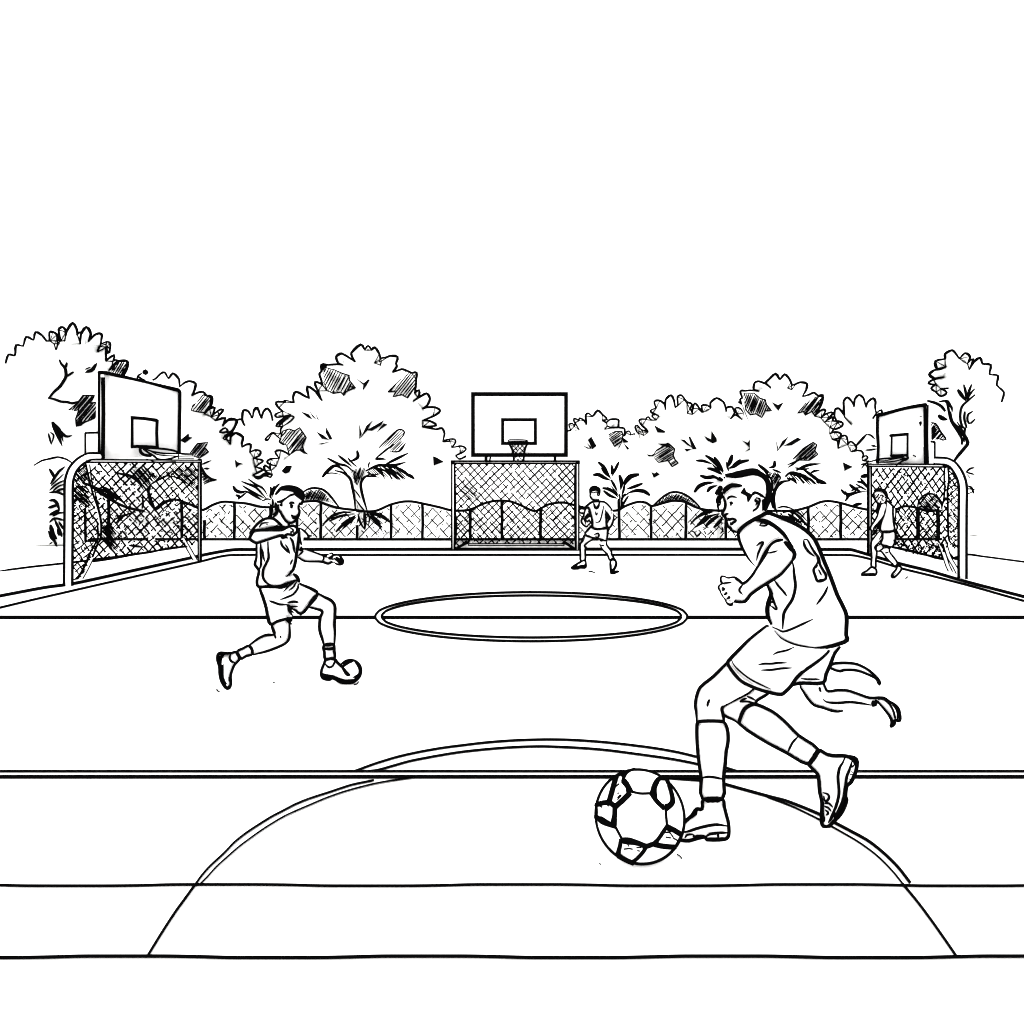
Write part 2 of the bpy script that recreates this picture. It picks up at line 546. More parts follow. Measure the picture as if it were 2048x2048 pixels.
f_ = Thing('chain_link_fence', 'chain link fence with black posts and a wavy top rail behind the court', 'fence', (0, DF, za))
RAIL = [(166,966),(183.5,972.5),(208,991),(246,1012),(287,1022),(310,1020),(328,1006),(349,999),(370,1005),(397,1016),(406,1020),(425,1010),(445.5,1003.5),(470,1005),(493,1007),(518,1013),(539,1014.5),
 (570,1010),(599,1004.5),(607,1003.5),(632,1002),(648,1007),(675,1015.6),(710,1020),(731,1023),(754,1021),(779,1010),(804,1003.5),(824,1003),(845,1007),(879,1014.5),(905,1021),(939,1019.5),(968,1007),(992.5,1001.5),
 (1021.5,1003),(1046,1012.6),(1069,1022.5),(1081.5,1017),(1098,1008.5),(1125,1005),(1150,1010.5),(1185,1019),(1222,1021.5),(1237,1020),(1251,1012),(1276,1003.7),(1292.5,1005.7),(1303,1012),(1323.6,1006.8),(1346,1001.6),(1369,1003.6),
 (1388,1013),(1408,1019),(1433,1021),(1470,1022),(1520,1022.5),(1553,1021.5),(1586,1021.5),(1617,1014),(1640,1004.5),(1657,1002),(1681.6,1006),(1706,1013),(1733,1019),(1765,1023),(1792,1019),(1806,1013),(1820,1013),(1835,1016),(1855,1022),(1878,1020)]
f_.stroke('top_rail', RAIL, 4.4, d=DF, taper=1)
def rail_y(x):
    for a, b in zip(RAIL, RAIL[1:]):
        if a[0] <= x <= b[0]: return a[1] + (b[1]-a[1])*(x-a[0])/(b[0]-a[0])
    return 1015
POSTS = [(217.7,996),(301.5,None),(363.6,None),(409,1040),(469,None),(541,None),(594,None),(641.5,None),(714,1050),(782,None),(845,None),(940.7,None),(1004,None),(1081,None),(1156,None),(1238.5,None),(1302,None),(1372,None),(1452,None),(1530,None),(1616.5,None),(1681.6,None),(1760,None),(1836,None),(1876,None)]
for i, (x, t) in enumerate(POSTS):
    t = t or rail_y(x)
    k = 'post%d' % i
    f_.part(k, 'post')
    q = [(x+rnd.uniform(-.6,.6), t+(1078-t)*j/6) for j in range(7)]
    f_.stroke(k, q, 5.4 if 900 < x < 1100 or x > 1800 else 4.6, d=DF-.01, taper=1)
vis = [p for p in POSTS]
for (x0, _), (x1, _) in zip(POSTS, POSTS[1:]):
    key = 'mesh%d' % x0; f_.part(key, 'wire_mesh')
    poly = [(x0+4, 1075)] + [(x0+4+(x1-x0-8)*j/6, rail_y(x0+4+(x1-x0-8)*j/6)+5) for j in range(7)] + [(x1-4, 1075)]
    dense = (900 < x0 < 1150) or x0 < 400 or x0 > 1750
    f_.net(key, poly, 16.5 if not dense else 21, 2.1 if not dense else 1.5, DF, gaps=.2 if not dense else .3, seg=7, wob=.7)
    f_.specks(key, poly, 9, 1.6, DF, 5)
    f_.specks(key, [(x0+4,1070),(x1-4,1070),(x1-4,1076),(x0+4,1076)], 2, 2.0, DF, 3)
f_.done()

# ================================================================ goals and hoops
# ---- centre
D0 = GD(1100.0)
g = Thing('football_goal', 'square football goal with a diamond net in the middle of the far end', 'goal', (W(1030,0,D0).x, D0, 0), 'goals around the court')
def cpt(u, v, d=D0): return W(u, v, d)
for k, (u, v0, v1) in enumerate([(906.3,926,1099.8),(1154.5,926,1102)]):
    kk = 'post%d' % k; g.part(kk, 'post', 'steel')
    g.bar(kk, cpt(u,v1), cpt(u,v0), 5.6*D0/F, 2.8)
g.part('crossbar', 'crossbar', 'steel'); g.bar('crossbar', cpt(903,924.5), cpt(1158,924.5), 4.6*D0/F, 3.2)
NB = lambda u, v: D0 + .05 + .5*max(0, (v-926)/150.0)
g.part('net', 'net')
NP = [(909,928),(1151,928),(1151,1088),(1131,1087),(940,1087),(918,1092),(909,1086)]
g.net('net', NP, 11.4, 2.7, NB, a1=44, a2=-48, gaps=.10, seg=6, wob=.55)
g.specks('net', NP, 120, 1.4, NB, 3)
g.hatch('net', [(912,970),(945,968),(965,990),(958,1002),(930,1000)], -38, 3.8, 1.8, d=D0+.2)
g.stroke('net', [(912,1030),(912,1060),(911,1090)], 4, d=D0+.1)
g.stroke('net', [(1149,930),(1149,1010),(1150,1095)], 2.2, d=D0+.1)
g.stroke('net', [(910,930),(911,1010),(910,1092)], 2.6, d=D0+.1)
g.part('ground_bar', 'ground_bar', 'steel')
g.bar('ground_bar', W(937,1089,D0+.35), W(1128,1089,D0+.35), 3.2*D0/F, 1.9)
g.bar('ground_bar', W(909,1098,D0+.05), W(937,1084,D0+.35), 2.6*D0/F, 2.2)
g.bar('ground_bar', W(1152,1100,D0+.05), W(1128,1084,D0+.35), 2.6*D0/F, 2.6)
g.done()

DB = D0 - .12
b = Thing('basketball_hoop', 'basketball board facing the court with a black border, above the middle goal', 'basketball hoop', (W(1039,0,DB).x, DB, CAMZ-(924-HZ)*DB/F), 'basketball boards above the goals')
def rect(u0, v0, u1, v1, d): return [W(u0,v1,d),W(u1,v1,d),W(u1,v0,d),W(u0,v0,d)]
b.part('backboard', 'backboard')
b.slab('backboard', rect(943,785,1135,913,DB), Vector((0,.04,0)), 1.5)
def frame(t, key, u0, v0, u1, v1, w, d, th=.02):
    p = t.part(key)['acc']
    for (a0,b0,a1,b1) in ((u0,v0,u1,v0+w),(u0,v1-w,u1,v1),(u0,v0+w,u0+w,v1-w),(u1-w,v0+w,u1,v1-w)):
        q = rect(a0,b0,a1,b1,d); p.box8(q+[x+Vector((0,th,0)) for x in q], 1)
b.part('border', 'border'); frame(b, 'border', 942,784.5,1136,913.8,7.6,DB-.012,.010)
b.part('target_square', 'target_square'); frame(b, 'target_square', 1002,836,1074,890,6.4,DB-.010,.008)
b.part('rim', 'rim', 'steel')
ring = []
rc = W(1036,884,DB-.28)
for i in range(25):
    a = 2*math.pi*i/24; ring.append(rc + Vector((.21*math.cos(a), .21*math.sin(a), 0)))
b.part('rim')['acc'].tube(ring[:-1], .020, 6, True, 1)
b.stroke('rim', [(1018,884),(1017,880.5),(1024,879.5),(1050,880),(1056,882)], 2.0, d=DB-.3, taper=1)
b.part('net', 'net')
b.stroke('net', [(1019,888),(1025,900),(1027,912),(1028,924)], 4.0, d=DB-.3, taper=1)
b.stroke('net', [(1055,886),(1050,898),(1048,912),(1047,924)], 3.6, d=DB-.3, taper=1)
TP = [(1021,888),(1053,888),(1047,923),(1028,923)]
b.net('net', TP, 6.5, 1.9, DB-.29, gaps=.15, seg=5)
b.specks('net', TP, 22, 1.7, DB-.3, 4)
for k, (u, ww) in enumerate([(972,5.5),(979,3),(1110,5)]):
    kk = 'bracket%d'%k; b.part(kk, 'bracket', 'steel'); b.stroke(kk, [(u+(2 if k==1 else 0),913),(u,924)], ww, d=DB+.03, taper=1)
b.done()

# ---- side goals: pipe frame with a curved shoulder
def pipe(t, key, P, wpx, ink, dfun):
    """white pipe along the outline points, a seam of ink along both flanks"""
    t.part(key, white='steel')
    q = smooth(P, False, 6); n = len(q); V = []; rr = []
    for u, v in q:
        z = dep(dfun, u, v); V.append(W(u, v, z)); rr.append(wpx*.5*z/F)
    t.part(key)['acc'].tube(V, rr, 12, False, 0)
    for sg in (-1, 1):
        S = []
        for i in range(n):
            a = V[max(0,i-1)]; c = V[min(n-1,i+1)]; tt = (c-a).normalized()
            x = tt.cross(V[i]-Vector((0,0,CAMZ))).normalized()
            S.append(V[i] + x*sg*rr[i])
        t.part(key)['acc'].tube(S, [r/wpx*ink*KI for r in rr], 6, False, 1)

L2 = (80,900,.20704); L1 = (80,620,.20704)
DL = GD(1172)
dl = lin((137,0,DL),(400,0,GD(1124)))
g = Thing('football_goal', 'football goal on the left side with a thick curved pipe post', 'goal', (W(137,0,DL).x, DL, 0), 'goals around the court')
pipe(g, 'curved_post', R(L2, [(272,1312),(274,1000),(277,600),(278,330),(290,260),(315,195),(355,140),(410,95),(470,68),(565,66)]), 12.0, 5.6, dl)
g.part('curved_post')['name'] = 'post'
g.part('crossbar', 'crossbar', 'steel')
g.bar('crossbar', W(172,922,dl(172,0)), W(401,922.5,dl(400,0)), 4.6*dl(290,0)/F, 2.6)
g.part('far_post', 'post', 'steel')
g.bar('far_post', W(399.5,1122,dl(400,0)), W(399.5,919,dl(400,0)), 4.6*dl(400,0)/F, 2.4)
dn = lambda u, v: dl(u, v) + .08 + .35*max(0, (v-925)/160)
g.part('net', 'net')
back = R(L2, [(470,125),(1525,125),(1525,900),(1400,935),(1000,990),(520,1070),(560,900),(590,700),(545,500),(500,330),(470,220)])
side = R(L2, [(430,130),(330,270),(320,600),(320,1305),(370,1290),(440,1150),(545,910),(570,780),(560,640),(490,400),(455,230)])
g.net('net', back, 13.0, 2.5, dn, a1=44, a2=-50, gaps=.17, seg=6, wob=.7)
g.specks('net', back, 330, 1.7, dn, 4)
g.net('net', side, 11, 2.1, dn, a1=40, a2=-55, gaps=.2, seg=6, wob=.8)
g.specks('net', side, 130, 2.0, dn, 5)
for pts, w in [([(440,130),(470,260),(510,420),(560,560),(590,700),(585,860),(560,900),(500,1050),(430,1200),(350,1300)],3.2),
               ([(480,140),(500,300),(530,400),(585,640),(600,720)],2.2),
               ([(555,700),(560,850),(530,910),(470,1020),(440,1100),(330,1300)],2.8),
               ([(515,1078),(700,1050),(900,1012),(1080,985),(1230,950),(1420,932)],3.2),
               ([(515,1050),(740,1040),(1000,1000)],1.8),
               ([(435,560),(440,880)],4.2),([(435,880),(540,880)],3.2),([(430,520),(330,440)],4)]:
    g.stroke('net', R(L2, pts), w, d=dn, taper=.9)
# hatching of the doubled net in the shoulder and along the folds
for poly, a, gp in [([(330,330),(450,340),(500,560),(430,560),(330,450)],-42,2.6),([(600,720),(700,700),(730,900),(760,1000),(640,900),(600,850)],-44,3.4),
                    ([(350,200),(440,130),(480,250),(440,330),(340,300)],-50,3.2)]:
    g.hatch('net', R(L2, poly), a, gp, 1.7, d=dn)
for k, pts in enumerate([[(1380,860),(1440,960),(1500,1065)],[(360,1300),(440,1160),(500,1040)]]):
    kk = 'stay%d'%k; g.part(kk, 'stay', 'steel')
    q = R(L2, pts)
    pipe(g, kk, q, 6, 2.6, dn)
g.done()

DLB = dl(206,0)+.15
b = Thing('basketball_hoop', 'basketball board turned at an angle above the left goal, nearest of the boards', 'basketball hoop', (W(206,0,DLB).x, DLB, CAMZ-(921-HZ)*DLB/F), 'basketball boards above the goals')
dlb = lin((206,0,DLB),(361,0,DLB+2.2))
def q4(o, pts, df):
    P = R(o, pts); return [W(u, v, df(u, v)) for u, v in P]
b.part('backboard')
Q = q4(L1, [(612,1450),(1350,1385),(1350,785),(620,612)], dlb)
nrm = (Q[1]-Q[0]).cross(Q[3]-Q[0]).normalized()
if nrm.y < 0: nrm = -nrm
b.slab('backboard', Q, Vector((-.24,.24,0)), 0)
for pts, w in [([(570,605),(640,607),(900,670),(1130,725),(1335,772)],5.6),([(1335,772),(1352,790),(1348,1100),(1345,1380)],4.8),([(608,650),(612,1000),(606,1455)],5.6),
               ([(572,605),(570,1000),(572,1455)],4.0),([(575,1452),(612,1452)],2.6)]:
    b.stroke('backboard', R(L1, pts), w, d=lambda u,v: dlb(u,v)-.03, taper=1, n=2)
b.part('target_square')
for pts, w in [([(872,1040),(1000,1048),(1125,1066)],5.6),([(884,1030),(884,1180),(884,1330)],5.8),([(1127,1060),(1122,1190),(1128,1335)],6.0),([(875,1320),(1000,1318),(1130,1328)],5.2)]:
    b.stroke('target_square', R(L1, pts), w, d=lambda u,v: dlb(u,v)-.05, taper=1, n=2)
b.part('rim', 'rim')
rd = lambda u, v: dlb(u, v) - .35
for pts, w in [([(960,1335),(1100,1335),(1220,1345),(1300,1360),(1370,1388),(1470,1392)],3.4),([(1000,1335),(1080,1365),(1200,1385),(1365,1388)],2.6)]:
    b.stroke('rim', R(L1, pts), w, d=rd, taper=.8)
b.part('net', 'net')
for pts, w in [([(965,1335),(975,1375),(1010,1400),(1070,1410)],4.6),([(1000,1345),(1050,1380),(1100,1410),(1140,1440),(1210,1445),(1280,1430),(1340,1410)],3.2),
               ([(1060,1360),(1150,1400),(1340,1412)],2.0),([(1340,1388),(1335,1440)],2.2),([(1030,1440),(1100,1465),(1180,1470),(1310,1465)],2.2),([(1340,1412),(1480,1410)],2.2),([(1340,1432),(1485,1436)],1.8)]:
    b.stroke('net', R(L1, pts), w, d=rd, taper=.8)
b.part('support', 'support', 'steel')
S0 = [W(170.5,908,DLB+.2),W(199,908,DLB+.2),W(199,865,DLB+.2),W(170.5,866,DLB+.2)]
b.slab('support', S0, Vector((0,.15,0)), 3.2)
b.done()

# ---- right
FR = (1700,900,.14493); H = (1500,680,.23810)
DR = GD(1158)
dr = lin((1925,0,DR),(1739,0,GD(1110)))
g = Thing('football_goal', 'football goal on the right side with a thick curved pipe post', 'goal', (W(1925,0,DR).x, DR, 0), 'goals around the court')
pipe(g, 'curved_post', R(FR, [(1553,1785),(1553,1300),(1555,800),(1558,560),(1548,450),(1515,350),(1470,270),(1410,200),(1330,162),(1190,152)]), 11.4, 5.6, dr)
g.part('curved_post')['name'] = 'post'
g.part('crossbar', 'crossbar', 'steel')
g.bar('crossbar', W(1738,930.5,dr(1738,0)), W(1890,931.5,dr(1890,0)), 4.6*dr(1800,0)/F, 2.6)
g.part('far_post', 'post', 'steel')
g.bar('far_post', W(1739,1108,dr(1739,0)), W(1739,928,dr(1739,0)), 5.0*dr(1739,0)/F, 2.8)
dn = lambda u, v: dr(u, v) + .08 + .35*max(0, (v-928)/160)
g.part('net', 'net')
back = R(FR, [(300,255),(1300,245),(1330,560),(1360,1250),(1300,1510),(1000,1430),(600,1345),(300,1270)])
side = R(FR, [(1350,225),(1440,290),(1510,450),(1515,900),(1505,1400),(1390,1330),(1370,900),(1350,500)])
g.net('net', back, 11.8, 2.4, dn, a1=52, a2=-56, gaps=.14, seg=6, wob=.6)
g.specks('net', back, 190, 1.6, dn, 4)
g.net('net', side, 9.5, 2.0, dn, a1=42, a2=-50, gaps=.25, seg=6, wob=.8)
g.specks('net', side, 60, 2.0, dn, 4)
g.specks('net', R(FR, [(640,1260),(1200,1300),(1290,1480),(800,1400)]), 60, 1.9, dn, 5)
for pts, w in [([(585,1345),(800,1390),(1000,1440),(1180,1470),(1310,1510)],3.4),([(1310,220),(1300,400),(1310,520),(1290,700),(1265,800)],2.6),([(1350,230),(1365,420),(1345,560),(1350,760),(1352,1000),(1370,1250),(1440,1320)],3.0),
               ([(1320,500),(1290,540)],2.5),([(1450,1080),(1490,1000),(1420,880)],1.8),([(1020,1250),(1120,1310),(1240,1330)],2.4),([(1380,1430),(1440,1500),(1510,1500)],3.4),([(290,1470),(440,1510),(640,1610)],2.4)]:
    g.stroke('net', R(FR, pts), w, d=dn, taper=.8)
for k, pts in enumerate([[(1240,1290),(1300,1450),(1350,1600),(1420,1740)],[(1310,1290),(1370,1480),(1450,1620),(1500,1720)]]):
    kk = 'stay%d'%k; g.part(kk, 'stay', 'steel'); pipe(g, kk, R(FR, pts), 5.5, 2.6, dn)
g.done()

DRB = dr(1850,0)-.0
b = Thing('basketball_hoop', 'basketball board turned at an angle above the right goal, its post rising behind', 'basketball hoop', (W(1850,0,DRB).x, DRB, CAMZ-(934-HZ)*DRB/F), 'basketball boards above the goals')
dlb2 = lin((1852,0,DRB),(1756,0,DRB+2.0))
b.part('backboard')
Q = q4(H, [(1072,1030),(1478,1062),(1470,545),(1078,628)], dlb2)
b.slab('backboard', Q, Vector((.2,.2,0)), 0)
for pts, w in [([(1075,632),(1130,620),(1240,590),(1360,562),(1475,543)],5.4),([(1072,632),(1070,780),(1078,900),(1070,1035)],4.6),([(1470,545),(1472,800),(1478,1065)],4.6),([(1494,545),(1492,800),(1494,1060)],2.6),([(1478,900),(1483,1062)],7)]:
    b.stroke('backboard', R(H, pts), w, d=lambda u,v: dlb2(u,v)-.03, taper=1, n=2)
b.stroke('backboard', R(H, [(1372,968),(1395,980)]), 5, d=lambda u,v: dlb2(u,v)-.03)
b.stroke('backboard', R(H, [(1425,645),(1440,640)]), 2.4, d=lambda u,v: dlb2(u,v)-.03)
b.stroke('backboard', R(H, [(1420,700),(1435,690),(1430,720)]), 3.4, d=lambda u,v: dlb2(u,v)-.03)
b.part('target_square')
for pts, w in [([(1180,803),(1250,797),(1332,790)],4.4),([(1193,800),(1190,970)],3.6),([(1327,788),(1326,1000)],4.0),([(1185,972),(1330,968)],4.0)]:
    b.stroke('target_square', R(H, pts), w, d=lambda u,v: dlb2(u,v)-.05, taper=1, n=2)
b.part('rim', 'rim')
rd2 = lambda u, v: dlb2(u, v) - .35
for pts, w in [([(1000,1025),(1090,1000),(1200,992),(1290,990),(1320,1000)],2.8),([(1300,1005),(1260,1030),(1230,1050)],3.6)]:
    b.stroke('rim', R(H, pts), w, d=rd2, taper=.8)
b.part('net', 'net')
for pts, w in [([(1040,1012),(1120,1015),(1210,1000),(1290,985)],1.8),([(1080,1028),(1160,1025),(1230,1015),(1290,1000)],2.4),([(1320,970),(1325,995),(1300,1010)],3.4)]:
    b.stroke('net', R(H, pts), w, d=rd2, taper=.8)
b.part('support', 'support', 'steel')
b.slab('support', [W(1856,931,DRB+.2),W(1869.5,931,DRB+.2),W(1869.5,884,DRB+.2),W(1856,882.5,DRB+.2)], Vector((0,.12,0)), 3.2)
b.done()
# ================================================================ trees beyond the fence
T = (400,660,.25880); Mo = (1160,720,.20704); Go = (860,760,.20704)
GT = 'leafy trees beyond the fence'
def crown(label, D, edges, close, base_u, w=5.0, Rp=58):
    """tree: edges = inked ragged outlines (picture order), close = bare points that finish the outline"""
    t = Thing('leafy_tree', label, 'tree', (W(base_u,0,D).x, D, 0), GT, lift=.02)
    t.part('crown', 'crown', 'leaf')
    full = []
    for e in edges: full += e
    t.puff('crown', full + close, D, Rp, 0, n=1, step=14)
    for e in edges:
        # break the brush line here and there and vary its weight
        t.stroke('crown', e, w, d=D-.01, taper=.8, n=3)
    tb = t.part('trunk', 'trunk', 'leaf')['acc']
    vb = HZ + CAMZ*F/D
    P = [W(base_u + k*3, vb + (965-vb)*k/4, D+.05) for k in range(5)]
    tb.tube(P, [.30, .24, .21, .19, .17], 10, False, 0)
    return t
def marks(t, D, L, key='crown'):
    for p in L:
        t.fill(key, p, d=None, thick=2, n=1)
def hpatch(t, poly, ang, gap=4.8, w=2.5, edge=2.4):
    t.hatch('crown', poly, ang, gap, w)
    t.stroke('crown', poly, edge, taper=.6, n=1)
def twigs(t, L, w=3.6):
    for p in L: t.leaf('crown', p, w)
# ---- big tree between the left board and the middle board
D = 25.0
e1 = R(T, [(500,1125),(545,1140),(560,1120),(505,1085),(500,1048),(550,1085),(545,1045),(588,1052),(545,1035),(522,1020),(550,998),(612,992),(585,940),(625,932),(665,950),(690,968)])
e2 = R(T, [(650,885),(615,862),(625,845),(600,820),(560,795),(520,850),(505,848),(560,795),(575,800),(625,800),(625,770),(640,745),(590,745),(640,690),(700,655),(640,665),(590,670),(583,655),(640,627),(610,600),(590,560),(650,560),(655,548),(728,560),(722,520),(742,478),(822,520),(845,528),(832,435),(895,480),(942,545),(915,470),(892,402),(945,425),(980,470),(950,430),(940,385),(925,340),(942,320),(940,270),(985,272),(1060,268),(1105,270),(1070,255),(1055,205),(1095,183),(1200,245),(1180,210),(1172,178),(1245,113),(1275,155),(1300,125),(1322,155),(1350,135),(1385,190),(1395,272),(1400,240),(1350,255),(1395,225),(1440,215),(1470,203),(1525,208),(1512,260),(1520,280),(1490,325),(1560,305),(1600,318),(1640,335),(1672,330),(1668,380),(1665,440),(1660,490),(1690,465),(1685,520),(1648,550),(1700,520),(1752,492),(1775,530),(1755,580),(1720,608),(1755,600),(1818,600),(1856,622),(1800,665),(1720,702),(1775,705),(1830,735),(1720,748),(1800,765),(1825,770),(1870,760),(1888,800),(1880,855),(1932,858)])
e3 = R(Go, [(125,595),(180,578),(235,575),(245,600),(210,650),(290,640),(330,650),(345,670),(300,705),(252,730),(285,765),(350,735)])
t = crown('broad tallest tree between the left and the middle board, three hatched leaf masses', D, [e1, e2[:1]+e2[1:]+e3], [(945,930),(945,1048),(520,1048)], 715)
for poly, a in [([(950,285),(1040,308),(1100,335),(1150,350),(1155,390),(1200,445),(1130,475),(1110,505),(1090,480),(1030,490),(985,470),(955,400)],62),
                ([(1590,318),(1670,335),(1668,430),(1605,525),(1560,500),(1490,515),(1520,470),(1450,480),(1555,375)],52),
                ([(620,850),(640,780),(690,765),(730,780),(770,755),(820,830),(790,895),(800,925),(740,930),(690,965),(670,890),(610,860)],52)]:
    hpatch(t, R(T, poly), a)
marks(t, D, [R(T, p) for p in [
    [(775,628),(840,650),(870,690),(830,675)],[(835,612),(900,690),(870,670)],[(890,635),(920,700),(905,685)],[(920,635),(972,692),(950,670)],
    [(898,785),(950,810),(1000,850),(940,840)],[(975,750),(1025,842),(1000,845),(970,790)],[(905,880),(1005,862),(940,885)],[(1230,725),(1250,800),(1230,847)],
    [(1240,835),(1285,740),(1335,697),(1290,780)],[(1285,775),(1420,697),(1400,735),(1330,780)],[(1362,790),(1450,730),(1420,720)],
    [(1205,372),(1265,410),(1300,380),(1312,385),(1280,440),(1255,470),(1262,425)],[(628,1090),(665,1048),(710,1048),(690,1100),(655,1110)],
    [(1800,975),(1830,985),(1885,1018),(1805,1048)],[(1135,340),(1158,345),(1150,372)],[(1155,430),(1205,440),(1190,462)],[(1020,470),(1045,475),(1030,492)],[(1105,480),(1125,475),(1110,507)],[(765,930),(800,925),(838,962),(800,955)],[(938,268),(985,275),(945,320)]]])
t.stroke('crown', R(T, [(640,690),(690,665),(725,670),(690,710),(640,745)]), 3)
t.stroke('crown', R(T, [(605,745),(660,690),(700,668)]), 4)
t.stroke('crown', R(Go, [(0,260),(60,265),(100,295),(50,340),(0,365)]), 3)
t.done()

# ---- tree behind the left board
D = 26.0
e1 = R(L1, [(1090,680),(1120,665),(1165,620),(1202,603),(1240,662),(1285,613),(1340,670),(1350,740),(1400,705),(1445,690),(1500,710),(1490,770),(1468,825),(1530,800),(1575,795),(1610,830),(1655,835),(1655,905),(1620,970),(1590,1005),(1640,955),(1685,940),(1655,1035),(1720,980),(1765,960),(1730,1010),(1693,1068),(1790,1045)])
e2 = R(T, [(175,740),(220,700),(282,695),(270,740),(235,800),(200,835),(235,882),(240,825),(278,797),(330,828),(320,875),(325,905),(360,888),(390,885),(385,945),(430,930),(465,940),(455,970),(415,990),(440,1000),(485,1012),(450,1035),(425,1058),(482,1080),(440,1105),(410,1122),(440,1135),(480,1130)])
t = crown('tree behind the left board sloping down to the running player', D, [e1+e2], [(520,955),(520,1048),(255,1048),(255,790)], 380)
hpatch(t, R(L1, [(1520,890),(1575,820),(1650,840),(1640,920),(1590,990),(1530,985),(1460,970),(1480,910)]), 52)
t.stroke('crown', R(L1, [(940,690),(945,640),(985,610)]), 3); t.fill('crown', R(L1, [(985,600),(1020,570),(1050,605),(1020,630)])); t.stroke('crown', R(L1, [(950,640),(985,670),(1020,682)]), 4)
t.stroke('crown', R(L1, [(1760,1110),(1830,1048),(1890,1062),(1885,1125),(1830,1180),(1790,1140),(1735,1180),(1830,1185),(1770,1240),(1830,1260),(1835,1300)]), 3.4)
marks(t, D, [R(L1, p) for p in [[(1350,1260),(1435,1190),(1440,1225),(1475,1230),(1400,1285)],[(1880,1440),(1932,1490),(1890,1530)],[(1585,1528),(1640,1530),(1612,1545)]]])
marks(t, D, [R(T, p) for p in [[(265,995),(290,1020),(340,1035),(278,1048)]]])
hpatch(t, R(L1, [(1450,1380),(1520,1290),(1620,1280),(1590,1330),(1630,1370),(1540,1430),(1480,1410)]), 50, 3.6)
t.leaf('crown', R(L1, [(1560,1492),(1660,1450)]), 3.6); t.leaf('crown', R(L1, [(1585,1530),(1640,1528)]), 3.6)
hpatch(t, R(L1, [(1555,1570),(1620,1620),(1710,1640),(1640,1655),(1580,1685)]), 30, 3.2)
t.stroke('crown', R(L1, [(1550,1500),(1590,1580),(1650,1630),(1705,1642)]), 4.2)
t.done()

# ---- small round tree between the two
t = crown('small round tree peeping out between two bigger trees left of the middle', 28.0,
    [R(T, [(285,697),(322,692),(345,738),(330,690),(338,622),(372,630),(405,680),(420,620),(440,598),(475,682),(495,630),(520,608),(545,640),(560,700)])], [(590,840),(590,1000),(450,1000),(450,850)], 530, Rp=40)
t.done()

# ---- far left tree
D = 24.0
e0 = R(L1, [(-330,520),(-300,430),(-240,440),(-230,340),(-160,350),(-130,260),(-60,290),(-40,215),(20,250),(60,300),(95,300),(98,215),(125,215),(160,240),(168,310),(155,385),(140,330),(100,300)])
e1 = R(L1, [(160,300),(205,300),(185,190),(218,168),(250,215),(235,302),(265,205),(320,127),(352,190),(360,240),(392,210),(380,290),(390,325),(400,240),(450,167),(487,230),(468,303),(530,245),(575,228),(595,240),(585,330),(650,312),(672,320),(670,370),(660,420),(650,350),(560,402),(580,350),(640,330)])
e2 = R(L1, [(640,495),(720,438),(700,500),(750,482),(700,530),(665,585),(720,520),(762,495),(825,488),(848,505),(838,570),(800,640)])
t = crown('tallest tree at the far left edge with a bare forked branch', D, [e0+e1+e2], [(262,1000),(240,1048),(-20,1048),(-20,760)], 110)
hpatch(t, R(L1, [(680,580),(760,500),(840,495),(830,560),(800,632),(700,610)]), 58, 3.8)
hpatch(t, R(L1, [(275,965),(350,910),(415,825),(525,825),(480,900),(560,890),(565,980),(520,1048),(430,1085),(350,1125),(345,1048),(375,960),(330,975)]), 50, 4)
for p, w in [([(80,858),(130,795),(190,740),(225,690),(250,640),(240,560),(205,520),(188,480)],4.4),([(240,570),(252,535),(260,505)],3.4),([(250,645),(290,620),(325,595)],3.6),([(80,850),(140,862),(205,885),(260,888),(310,900),(385,880)],4.4)]:
    t.stroke('crown', R(L1, p), w, taper=.6)
t.fill('crown', R(L1, [(430,605),(490,565),(555,505),(530,580),(490,605)])); t.leaf('crown', R(L1, [(430,575),(500,545)]), 2.6)
t.fill('crown', R(L1, [(345,1125),(385,1048),(415,1100),(395,1120)]))
for p, w in [([(120,1080),(150,1150),(215,1320)],8),([(130,1090),(190,1160),(225,1280)],5),([(80,1190),(110,1310)],3.6),([(190,1160),(250,1220),(315,1210)],5.5),([(100,1180),(130,1210),(110,1300)],3.2)]:
    t.leaf('crown', R(L1, p), w)
t.done()

# ---- small tree right of the middle board
D = 27.0
e = R(Go, [(1330,490),(1360,485),(1345,430),(1375,425),(1395,450),(1400,425),(1438,478),(1400,410),(1390,375),(1440,395)]) + R(Mo, [(-5,565),(35,585),(62,622),(55,540),(75,517),(120,545),(170,488),(215,530),(258,575),(215,580),(255,605),(290,577),(368,578),(370,610),(365,650),(300,655),(265,642),(238,668),(300,655),(365,655),(425,662),(430,690),(425,735),(445,700),(475,690),(490,725),(530,712)])
t = crown('small tree just right of the middle board with a fan shaped leaf mark', D, [e], [(1290,900),(1290,1048),(1120,1048),(1120,900)], 1190, w=4.4, Rp=45)
hpatch(t, R(Mo, [(275,720),(340,690),(405,690),(415,735),(400,790),(335,835),(310,790),(280,755)]), 35, 3.4)
marks(t, D, [R(Mo, p) for p in [[(110,738),(160,830),(120,862),(75,770)],[(30,825),(80,845),(120,860),(70,855)],[(62,795),(110,840),(100,855)],[(405,740),(472,790),(420,800)],[(350,875),(400,800),(410,790),(385,840)],[(420,800),(480,855),(455,865)]]])
t.done()

